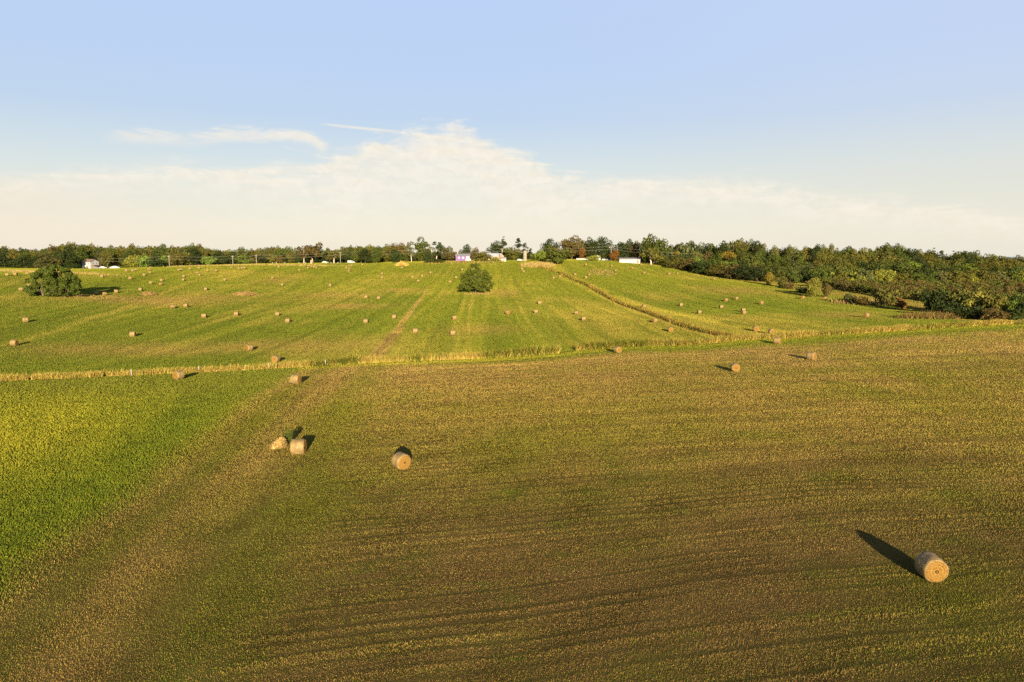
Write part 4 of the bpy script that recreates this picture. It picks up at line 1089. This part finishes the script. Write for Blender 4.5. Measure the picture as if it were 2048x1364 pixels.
b = MB(); b.box(3.1,-2.6,0,3.18,-2.5,2.2); b.box(5.0,-2.6,0,5.1,-2.5,2.2); b.box(5.0,2.5,0,5.1,2.6,2.2); b.box(3.12,-2.8,2.2,5.3,2.8,2.4); b.box(3.12,-2.5,-.5,5.1,2.5,.15); b.obj('porch', PORCH, h1)
p = spot(926, 470); p.z += .3
h = house('purple_house', p, math.radians(2), 9.6, 7, 2.9, 1.5, PURPLE, GREYROOF, 'bright purple house with white windows on the hilltop',
      wins=[('f',-2.6,1.2,.9,1.1),('f',.2,1.2,1.1,1.1),('f',3.4,.9,2.0,1.7)], winm=WHITE, chimney=-3.6)
b = MB(); b.box(1.9,-4.6,-.5,5.6,-3.52,.5); b.box(1.9,-4.65,.5,5.6,-4.55,1.0); b.obj('porch', WHITE, h)
p = spot(987, 478)
h = house('white_roofed_house', p, math.radians(-32), 12, 8, 2.6, 1.9, TANW, METAL, 'tan house with a bright white metal roof on the hilltop', wins=[('f',-3,1.0,1.2,1.0),('f',2.5,1.0,1.2,1.0),('s',0,1.0,1.2,1.0)], door=(0,.95,2.0))
p = spot(1008, 446)
house('garden_shed', p, math.radians(-10), 2.8, 2.4, 1.9, .7, WHITE, GREYROOF, 'small white shed in front of the tan house', wins=[('f',.7,.9,.5,.5)], door=(-.3,.7,1.6), cat='shed', over=.15)
p = spot(1259, 440)
h = house('long_shed', p, math.radians(-6), 13.0, 5, 2.3, .8, WHITE, GREYROOF, 'long low white shed with grey roof at the top of the right meadow', wins=[('f',-2.5,1.0,.35,.5),('f',2.4,1.0,.35,.5)], door=(5.0,1.2,1.8), cat='shed')
p = spot(1196, 505)
house('gabled_house', p, math.radians(78), 8, 4.0, 2.2, 1.5, WHITE, GREYROOF, 'white gabled house among dark trees behind the white fence', wins=[('s',0,1.2,.8,1.0)], cat='house')
# silo
p = spot(1050, 452)
t = empty('silo', p, 'tan concrete silo with a broken top on the hilltop', 'silo')
b = MB(); nseg = 20
for k, (z, rr_) in enumerate([(-.6,1.18),(1.5,1.16),(3,1.14),(4.5,1.13),(5.6,1.12),(6.3,1.1)]):
    for j in range(nseg):
        a = 2*PI*j/nseg; zz = z + (.55*vnoise(j*.7, 3.3, 5) if k == 5 else 0); b.v.append((rr_*math.cos(a), rr_*math.sin(a), float(zz)))
for k in range(5):
    for j in range(nseg): b.f.append([k*nseg+j, k*nseg+(j+1)%nseg, (k+1)*nseg+(j+1)%nseg, (k+1)*nseg+j]); b.m.append(0)
b.f.append([5*nseg+j for j in range(nseg)]); b.m.append(0)
b.obj('wall', CONC, t)
b = MB()
for z in (.8, 2.1, 3.4, 4.7):
    b.tube([(1.165*math.cos(2*PI*j/24), 1.165*math.sin(2*PI*j/24), z) for j in range(25)], [.035]*25, 5)
b.obj('hoop', GREYTRIM, t)
b = MB()
for j in range(6): b.box(-.3,-1.3,.7+j*.9,.3,-1.1,1.25+j*.9)
b.obj('hatch', GREYROOF, t)
def fence(px0, px1, Y, hh, label):
    a, c = spot(px0, Y), spot(px1, Y); t = empty('picket_fence', a, label, 'fence'); dxy = (c - a); Ln = dxy.xy.length; n = max(2, int(Ln / 2.4))
    t.rotation_euler = (0, 0, math.atan2(dxy.y, dxy.x)); f = lambda u: (a.lerp(c, u / Ln)).z
    z = lambda u: float(hgt(a.x + dxy.x*u/Ln, a.y + dxy.y*u/Ln)) - a.z
    b = MB()
    for k in range(n):
        u0, u1 = Ln*k/n, Ln*(k+1)/n
        for zz in np.linspace(.25, hh - .18, 4): b.poly([(u0,-.04,z(u0)+zz),(u1,-.04,z(u1)+zz),(u1,-.04,z(u1)+zz+.2),(u0,-.04,z(u0)+zz+.2)]); b.poly([(u0,0,z(u0)+zz+.2),(u0,-.04,z(u0)+zz+.2),(u1,-.04,z(u1)+zz+.2),(u1,0,z(u1)+zz+.2)])
    b.obj('rail', WHITE, t)
    for k in range(n + 1):
        u = Ln*k/n; b = MB(); b.box(u-.06,.0,z(u)-.3,u+.06,.12,z(u)+hh); b.obj('post', WHITE, t)
fence(1153, 1180, 462, 1.15, 'white board fence left of the yellow green bush')
fence(1204, 1221, 465, 1.1, 'white board fence between the bush and the seventh pole')

# ------------------------------------------------------------------ vehicles and heaps by the houses
def car(px, Y, rz, L_, Hh, body, label, van=False):
    p = spot(px, Y); t = empty('parked_van' if van else 'parked_car', p, label, 'van' if van else 'car', None, rz)
    W_ = 1.8; b = MB()
    prof_ = [(-L_/2,.35),(-L_/2,.95),(-L_/2+.1,1.0)]
    if van: prof_ = [(-L_/2,.35),(-L_/2+.02,Hh-.15),(-L_/2+.2,Hh),(L_/2-1.5,Hh),(L_/2-.9,1.15),(L_/2-.1,1.0),(L_/2,.4)]
    else: prof_ = [(-L_/2,.35),(-L_/2,.9),(-L_/2+.5,.98),(-L_/2+1.0,Hh),(L_/2-1.9,Hh),(L_/2-1.2,.98),(L_/2-.1,.82),(L_/2,.4)]
    n = len(prof_)
    for s_ in (-1, 1):
        for q in prof_: b.v.append((q[0], s_*W_/2*(1 if q[1] < 1.05 else .88), q[1]))
    for i in range(n): b.f.append([i,(i+1)%n,n+(i+1)%n,n+i]); b.m.append(0)
    b.f.append(list(range(n))[::-1]); b.f.append([n+i for i in range(n)]); b.m += [0,0]
    b.obj('body', body, t)
    g_ = MB()
    for s_ in (-1, 1): g_.box(-L_/2+1.2 if not van else L_/2-2.3, s_*.80-.03 if s_>0 else -.83, 1.02, L_/2-1.9 if not van else L_/2-1.4, .83 if s_>0 else s_*.80+.03, Hh-.12)
    g_.obj('window', GLASS, t)
    for sx in (-1, 1):
        for s_ in (-1, 1):
            w_ = MB(); cx_ = sx*(L_/2-.8); yy = s_*(W_/2-.02)
            w_.tube([(cx_, yy-.11*s_-.0, .33),(cx_, yy+.03*s_, .33)], [.33,.33], 14); w_.obj('wheel', TYRE, t)
car(703, 452, .1, 4.8, 1.9, WHITE, 'white van parked on the hilltop road near the fourth pole', True)
car(650.5, 455, .2, 4.2, 1.45, WHITE, 'white car on the hilltop road left of the pale forked tree')
car(1040, 448, .15, 4.3, 1.5, WHITE, 'white car parked just left of the silo')
car(207, 436, .3, 4.2, 1.5, WHITE, 'white car parked right of the white house')
p = spot(271, 430); t = empty('box_trailer', p, 'white box trailer at the meadow edge right of the house', 'trailer', None, .35)
b = MB(); b.box(-1.2,-.9,.45,1.2,.9,2.1); b.box(-1.26,-.96,2.1,1.26,.96,2.18); b.obj('body', WHITE, t)
for s_ in (-1, 1):
    w_ = MB(); w_.tube([(0, s_*.93, .33),(0, s_*1.08, .33)], [.33,.33], 14); w_.obj('wheel', TYRE, t)
b = MB(); b.box(1.2,-.04,.45,2.2,.04,.55); b.obj('drawbar', GREYROOF, t)
b = MB(); b.box(-.5,-.94,.6,.3,-.903,1.8); b.obj('door', GREYTRIM, t)
def mound(px, Y, rx, ry, hh, m_, label, name, cat):
    p = spot(px, Y); b = MB(); n, k = 28, 9
    for i in range(k + 1):
        r = 1 - i / k
        for j in range(n):
            a = 2*PI*j/n; q = r*(1+.12*math.sin(3*a+1)+.06*math.sin(7*a)); b.v.append((rx*q*math.cos(a), ry*q*math.sin(a), hh*(1-r**2.4)*(1+.25*math.sin(2.2*math.cos(a)*r+1)) - .1))
    for i in range(k):
        for j in range(n): b.f.append([i*n+j, i*n+(j+1)%n, (i+1)*n+(j+1)%n, (i+1)*n+j]); b.m.append(0)
    o = b.obj(name, m_, None, True); o.location = p; tag(o, label, cat)
mound(228, 432, 4.2, 1.8, 1.5, TARP, 'long heap under a white tarp right of the white house', 'tarp_heap', 'heap')

# ------------------------------------------------------------------ utility poles and lines
POLES = [(339,534,511,'first utility pole from the left, pale wood beside the dark bushes'),(466,530,511,'second utility pole from the left, above the row of bales'),(513,528,509.5,'third utility pole from the left, close behind the second'),
         (681,527,503.5,'fourth utility pole from the left, near the white van'),(863,518,496.5,'fifth utility pole from the left, behind the dark shrub'),(1004,516,496.5,'sixth utility pole from the left, by the tan house'),(1222,522,492.5,'seventh utility pole, tall in front of the orange autumn tree')]
tops = []
for px, yb, yt, lab in POLES:
    g = ground_at(px, yb)
    if g is None or g.y > 470: g = spot(px, 458)
    a, dy, dz = ray(px, yt); Hh = CAM_Z + dz * g.y / dy - g.z
    t = empty('utility_pole', g, lab, 'utility pole', 'wooden utility poles along the hilltop road')
    b = MB(); b.tube([(0,0,-.5),(0,0,Hh*.5),(.02,0,Hh)], [.15,.13,.10], 8); b.obj('pole', WOOD, t, True)
    b = MB(); b.box(-1.0,-.16,Hh-.75,1.0,-.04,Hh-.6); b.obj('crossarm', WOOD, t)
    for u in (-.9, .9):
        b = MB(); b.tube([(u,-.1,Hh-.6),(u,-.1,Hh-.45)], [.05,.035], 6); b.obj('insulator', GLASS, t)
    if px in (863, 1004):
        b = MB(); b.tube([(.28,-.1,Hh-2.1),(.28,-.1,Hh-1.2)], [.2,.2], 9); b.obj('transformer', GREYTRIM, t)
    tops.append(Vector((g.x, g.y, g.z + Hh)))
WIRE = flat('aluminium_wire', (.42, .38, .30), .5, .05, 1)
ends = [spot(190, 430) + Vector((0, 0, 6.8))] + tops + [spot(1400, 470) + Vector((0, 0, 10.0))]
wl = ['from the white house to the first pole','between first and second poles','between second and third poles','between third and fourth poles','between fourth and fifth poles','between fifth and sixth poles','between sixth and seventh poles','from the seventh pole into the wood']
for i in range(len(ends) - 1):
    b = MB()
    for dz_, dy_ in ((-.05, 0), (-1.9, .1)):
        a, c = ends[i], ends[i + 1]
        path = [a.lerp(c, k / 14) + Vector((0, dy_, dz_ - .9 * 4 * (k / 14) * (1 - k / 14))) for k in range(15)]
        b.tube(path, [.02] * 15, 4)
    o = b.obj('power_line', WIRE); tag(o, 'pale overhead power line wires strung ' + wl[i], 'power line', 'overhead lines along the hilltop road')
# brown stone post by the cluster of bales
p = spot(623, 446); b = MB()
for k, (z, s_) in enumerate([(-.3,.62),(1.0,.6),(2.0,.55),(2.4,.4)]):
    for sx, sy in ((-1,-1),(1,-1),(1,1),(-1,1)): b.v.append((sx*s_, sy*s_, z))
for k in range(3):
    for j in range(4): b.f.append([k*4+j, k*4+(j+1)%4, (k+1)*4+(j+1)%4, (k+1)*4+j]); b.m.append(0)
b.f.append([12,13,14,15]); b.m.append(0)
o = b.obj('stone_post', flat('brown_stone', (.33,.22,.14), .9, .3, 2)); o.location = p; tag(o, 'squat brown stone post on the hilltop behind the bale cluster', 'post')
# marker stakes along the ditch, white posts along the road
def stake(px, py, hh, wd_, label, Y=None, group=None):
    g = ground_at(px, py) if Y is None else spot(px, Y)
    t = MB(); r_ = wd_ / 2
    t.tube([(0,0,-.2),(0,0,hh*.9),(0,0,hh)], [r_, r_, r_*.55], 8); o = t.obj('marker_post', WHITE); o.location = g; tag(o, label, 'post', group)
for px, py, lab in ((263,753,'white marker post in the ditch grass left of the crop bale'),(398,746,'white marker post in the ditch grass right of the crop bale'),(537,739,'white marker post in the ditch grass below the round orange bale'),(651,733,'white marker post in the ditch grass at the start of green reeds')):
    stake(px, py - 2, .95, .12, lab, None, 'white marker posts along the ditch')
for px, w_ in ((545,'first'),(553,'second'),(570,'third'),(598,'fourth'),(611,'fifth'),(653,'sixth'),(662,'seventh'),(676,'eighth')):
    stake(px, 0, .8, .42, f'small white post beside the hilltop road, {w_} from the left', 452, 'white posts beside the hilltop road')

# ------------------------------------------------------------------ sky and light
def azel(px, py):
    a, dy, dz = ray(px, py); return math.atan2(a, dy), math.atan2(dz, math.hypot(a, dy))
world = bpy.data.worlds.new('World'); sc.world = world; world.use_nodes = True
nt = world.node_tree; nd, lk = nt.nodes, nt.links
bg = nd['Background']; STR = .1; EXPO = 1.3
bg.inputs['Strength'].default_value = STR
sky = N(nd, 'ShaderNodeTexSky', sky_type='NISHITA'); sky.sun_disc = False; sky.sun_elevation = SUN_EL; sky.sun_rotation = math.radians(180) + SUN_AZ
sky.air_density = 1.0; sky.dust_density = 1.0; sky.ozone_density = 1.0
def rad(r, g_, b_):   # radiance that shows as this sRGB colour at the scene's exposure
    f = lambda c: (c / 255 / 12.92) if c / 255 <= .04045 else ((c / 255 + .055) / 1.055) ** 2.4
    return tuple(f(c) / (2 ** EXPO) / STR for c in (r, g_, b_)) + (1,)
tc = N(nd, 'ShaderNodeTexCoord'); nz = N(nd, 'ShaderNodeVectorMath', operation='NORMALIZE'); lk.new(tc.outputs['Generated'], nz.inputs[0])
sx = N(nd, 'ShaderNodeSeparateXYZ'); lk.new(nz.outputs[0], sx.inputs[0])
def M(op, a=None, b_=None, c=None, clamp=False):
    n = N(nd, 'ShaderNodeMath', operation=op); n.use_clamp = clamp
    for i, v in enumerate((a, b_, c)):
        if v is None: continue
        if isinstance(v, (int, float)): n.inputs[i].default_value = v
        else: lk.new(v, n.inputs[i])
    return n.outputs[0]
def MR(v, a, b_, c=0, d_=1, smooth=True):
    n = N(nd, 'ShaderNodeMapRange', interpolation_type='SMOOTHSTEP' if smooth else 'LINEAR'); lk.new(v, n.inputs['Value'])
    for k, q in (('From Min', a), ('From Max', b_), ('To Min', c), ('To Max', d_)):
        if isinstance(q, (int, float)): n.inputs[k].default_value = q
        else: lk.new(q, n.inputs[k])
    return n.outputs[0]
def MIX(f, a, b_):
    n = N(nd, 'ShaderNodeMix', data_type='RGBA')
    for s_, v in ((0, f), (6, a), (7, b_)):
        if isinstance(v, (int, float)): n.inputs[s_].default_value = v
        elif isinstance(v, tuple): n.inputs[s_].default_value = v
        else: lk.new(v, n.inputs[s_])
    return n.outputs[2]
el = M('ARCSINE', sx.outputs['Z']); az = M('ARCTAN2', sx.outputs['X'], sx.outputs['Y'])
DEG = PI / 180
# the air itself: the sky texture, brightened, with a milky band toward the horizon
gain = N(nd, 'ShaderNodeMix', data_type='RGBA', blend_type='MULTIPLY'); gain.inputs[0].default_value = 1
lk.new(sky.outputs[0], gain.inputs[6]); gain.inputs[7].default_value = (1, 1, 1, 1)
SKYCOL = gain.outputs[2]
ramp = N(nd, 'ShaderNodeValToRGB'); lk.new(MR(el, 0, 40 * DEG, 0, 1, False), ramp.inputs[0])
cr = ramp.color_ramp; 
stops = [(0, (240,231,213)), (.05, (240,232,215)), (.11, (227,227,216)), (.19, (208,219,225)), (.27, (190,209,233)), (.36, (187,208,240)), (.49, (187,208,244)), (.62, (140,176,232)), (.8, (85,125,200)), (1.0, (48,82,158))]
cr.elements[0].position, cr.elements[1].position = 0, 1
while len(cr.elements) < len(stops): cr.elements.new(.5)
for e, (p_, c) in zip(cr.elements, stops): e.position = p_
for e, (p_, c) in zip(cr.elements, stops): e.position = p_; e.color = rad(*c)
base = MIX(.92, SKYCOL, ramp.outputs[0])
# thin cloud sheet, coordinates on a flat layer overhead so that it foreshortens toward the horizon
den = M('ADD', sx.outputs['Z'], .045)
u = M('DIVIDE', sx.outputs['X'], den); v = M('DIVIDE', sx.outputs['Y'], den)
cv = N(nd, 'ShaderNodeCombineXYZ'); lk.new(u, cv.inputs[0]); lk.new(v, cv.inputs[1])
def noise(scale, detail, rough, vec, dist=0, off=(0, 0, 0), sc_=(1, 1, 1)):
    mp = N(nd, 'ShaderNodeMapping'); mp.inputs['Location'].default_value = off; mp.inputs['Scale'].default_value = sc_; lk.new(vec, mp.inputs['Vector'])
    n = N(nd, 'ShaderNodeTexNoise'); n.inputs['Scale'].default_value = scale; n.inputs['Detail'].default_value = detail; n.inputs['Roughness'].default_value = rough; n.inputs['Distortion'].default_value = dist
    lk.new(mp.outputs[0], n.inputs['Vector']); return n.outputs['Fac']
dv = N(nd, 'ShaderNodeCombineXYZ'); lk.new(az, dv.inputs[0]); lk.new(el, dv.inputs[1])
na = noise(10, 10, .62, dv.outputs[0], .9, (3.1, 1.7, 0), (1, 5.5, 1)); nb = noise(42, 7, .62, dv.outputs[0], .5, (5, 2, 0), (1, 1.7, 1)); ns = noise(7, 8, .6, dv.outputs[0], .4, (9, 4, 2), (1, 7.5, 1))
def envelope(pix, hi=26 * DEG):
    fc_ = N(nd, 'ShaderNodeFloatCurve'); c = fc_.mapping.curves[0]; fc_.mapping.use_clip = False
    pts_ = sorted((azel(*q)[0] / (90 * DEG) + .5, azel(*q)[1] / hi) for q in pix)
    while len(c.points) < len(pts_): c.points.new(.5, .5)
    for p_, q in zip(c.points, pts_): p_.location = q
    fc_.mapping.update(); lk.new(M('MULTIPLY_ADD', az, 1 / (90 * DEG), .5), fc_.inputs['Value'])
    return M('MULTIPLY', fc_.outputs[0], hi)
top = envelope([(-300,350),(-60,345),(60,335),(150,325),(250,318),(330,312),(420,318),(560,312),(640,312),(700,296),(760,266),(800,256),(880,250),(940,246),(962,268),(1010,292),(1070,312),(1100,334),(1180,342),(1300,345),(1450,350),(1550,360),(1620,378),(1750,392),(1900,398),(2100,420),(2400,430)])
edge_n = M('ADD', M('MULTIPLY', M('SUBTRACT', na, .5), 3.6 * DEG), M('MULTIPLY', M('SUBTRACT', nb, .5), MR(M('ABSOLUTE', M('ADD', az, 5 * DEG)), 5 * DEG, 16 * DEG, 1.6 * DEG, .5 * DEG)))
d_ = M('SUBTRACT', M('ADD', top, edge_n), el)
core0 = MR(M('ABSOLUTE', M('ADD', az, 4.5 * DEG)), 16 * DEG, 4 * DEG)
inside = MR(d_, -.3 * DEG, M('MULTIPLY_ADD', core0, -.4 * DEG, 1.5 * DEG))
thick = envelope([(-300,470),(0,462),(200,458),(400,446),(520,420),(650,370),(800,330),(1000,340),(1100,390),(1250,440),(1500,452),(2000,462),(2400,470)])      # el of horizon minus this = depth of the dense part
depth = MR(d_, M('MULTIPLY', thick, .35), M('MULTIPLY_ADD', thick, 1.0, 1.2 * DEG), 1, 0)
core = MR(M('ABSOLUTE', M('ADD', az, 4.5 * DEG)), 13 * DEG, 3 * DEG)
tex = MR(M('ADD', M('MULTIPLY', na, .5), M('ADD', M('MULTIPLY', nb, .2), M('MULTIPLY', ns, .3))), .34, .60, M('MULTIPLY_ADD', core, .3, .26), 1.0)
cloud = M('MULTIPLY', M('MULTIPLY', inside, tex), M('MULTIPLY_ADD', depth, .78, .18))
# separate wisps above
t1 = envelope([(-300,200),(100,200),(200,266),(240,264),(330,268),(480,266),(560,268),(620,276),(660,292),(690,200),(2400,200)])
b1 = M('SUBTRACT', 1, MR(M('ABSOLUTE', M('SUBTRACT', M('MULTIPLY_ADD', M('SUBTRACT', na, .5), 2.4 * DEG, t1), M('ADD', el, .3 * DEG))), .1 * DEG, .75 * DEG))
wm = M('MULTIPLY', MR(az, azel(190,270)[0], azel(280,270)[0]), M('SUBTRACT', 1, MR(az, azel(640,270)[0], azel(665,270)[0])))
wisp = M('MULTIPLY', M('MULTIPLY', b1, wm), MR(na, .36, .66, .1, .75))
t2 = azel(740, 258)[1]
b2 = M('SUBTRACT', 1, MR(M('ABSOLUTE', M('SUBTRACT', el, M('MULTIPLY_ADD', M('SUBTRACT', az, azel(740,258)[0]), -.06, t2))), .02 * DEG, .16 * DEG))
w2 = M('MULTIPLY', MR(az, azel(630,255)[0], azel(680,255)[0]), M('SUBTRACT', 1, MR(az, azel(780,255)[0], azel(830,255)[0])))
wisp = M('MAXIMUM', wisp, M('MULTIPLY', M('MULTIPLY', b2, w2), .6))
mask = M('MAXIMUM', cloud, wisp)
ccol = MIX(MR(nb, .35, .65), rad(246, 237, 219), rad(252, 244, 229))
base = MIX(M('MULTIPLY', M('MULTIPLY', MR(az, -6 * DEG, 36 * DEG), MR(el, 15 * DEG, 5 * DEG)), .45), base, rad(228, 227, 216))
base = MIX(M('MULTIPLY', M('MULTIPLY', MR(az, -8 * DEG, 36 * DEG), MR(el, 6 * DEG, 13 * DEG)), .4), base, rad(206, 219, 244))
final = MIX(mask, base, ccol)
# peach tint low on the left
pe = M('MULTIPLY', M('MULTIPLY', MR(el, 6 * DEG, 3.5 * DEG), MR(el, 0, 2.5 * DEG, .35, 1)), MR(az, -16 * DEG, -38 * DEG))
final = MIX(M('MULTIPLY', pe, .25), final, rad(243, 222, 200))
lk.new(final, bg.inputs['Color'])

sun = bpy.data.lights.new('sun', 'SUN'); sun.energy = 5.0; sun.angle = math.radians(.5); sun.color = (1, .84, .58)
so = link(bpy.data.objects.new('sun', sun))
so.rotation_euler = Vector((math.sin(SUN_AZ) * math.cos(SUN_EL), math.cos(SUN_AZ) * math.cos(SUN_EL), -math.sin(SUN_EL))).to_track_quat('-Z', 'Y').to_euler()
so.location = (0, 0, 60)

cam = bpy.data.cameras.new('camera'); co_ = link(bpy.data.objects.new('camera', cam))
cam.sensor_width = 36; cam.lens = F / 2048 * 36; cam.clip_end = 100000; cam.clip_start = .5
co_.location = (0, 0, CAM_Z); co_.rotation_euler = (PI / 2 - PITCH, 0, 0)
sc.camera = co_
sc.view_settings.view_transform = 'Standard'; sc.view_settings.look = 'None'; sc.view_settings.exposure = EXPO; sc.view_settings.gamma = 1
sc.cycles.use_denoising = False; sc.cycles.max_bounces = 4; sc.cycles.diffuse_bounces = 2; sc.cycles.glossy_bounces = 2; sc.cycles.transparent_max_bounces = 4
sc.cycles.use_adaptive_sampling = True; sc.cycles.adaptive_threshold = .02
sc.render.film_transparent = False
for name in ('__chk',):
    bad = [(px, py, round(project(*(p_))[1] - py, 1)) for (px, py, Y), p_ in zip(CTRL, [(P[i,0], P[i,1], float(hgt(P[i,0], P[i,1]))) for i in range(len(CTRL))]) if abs(project(*p_)[1] - py) > 3]
    print('terrain misfit', bad)
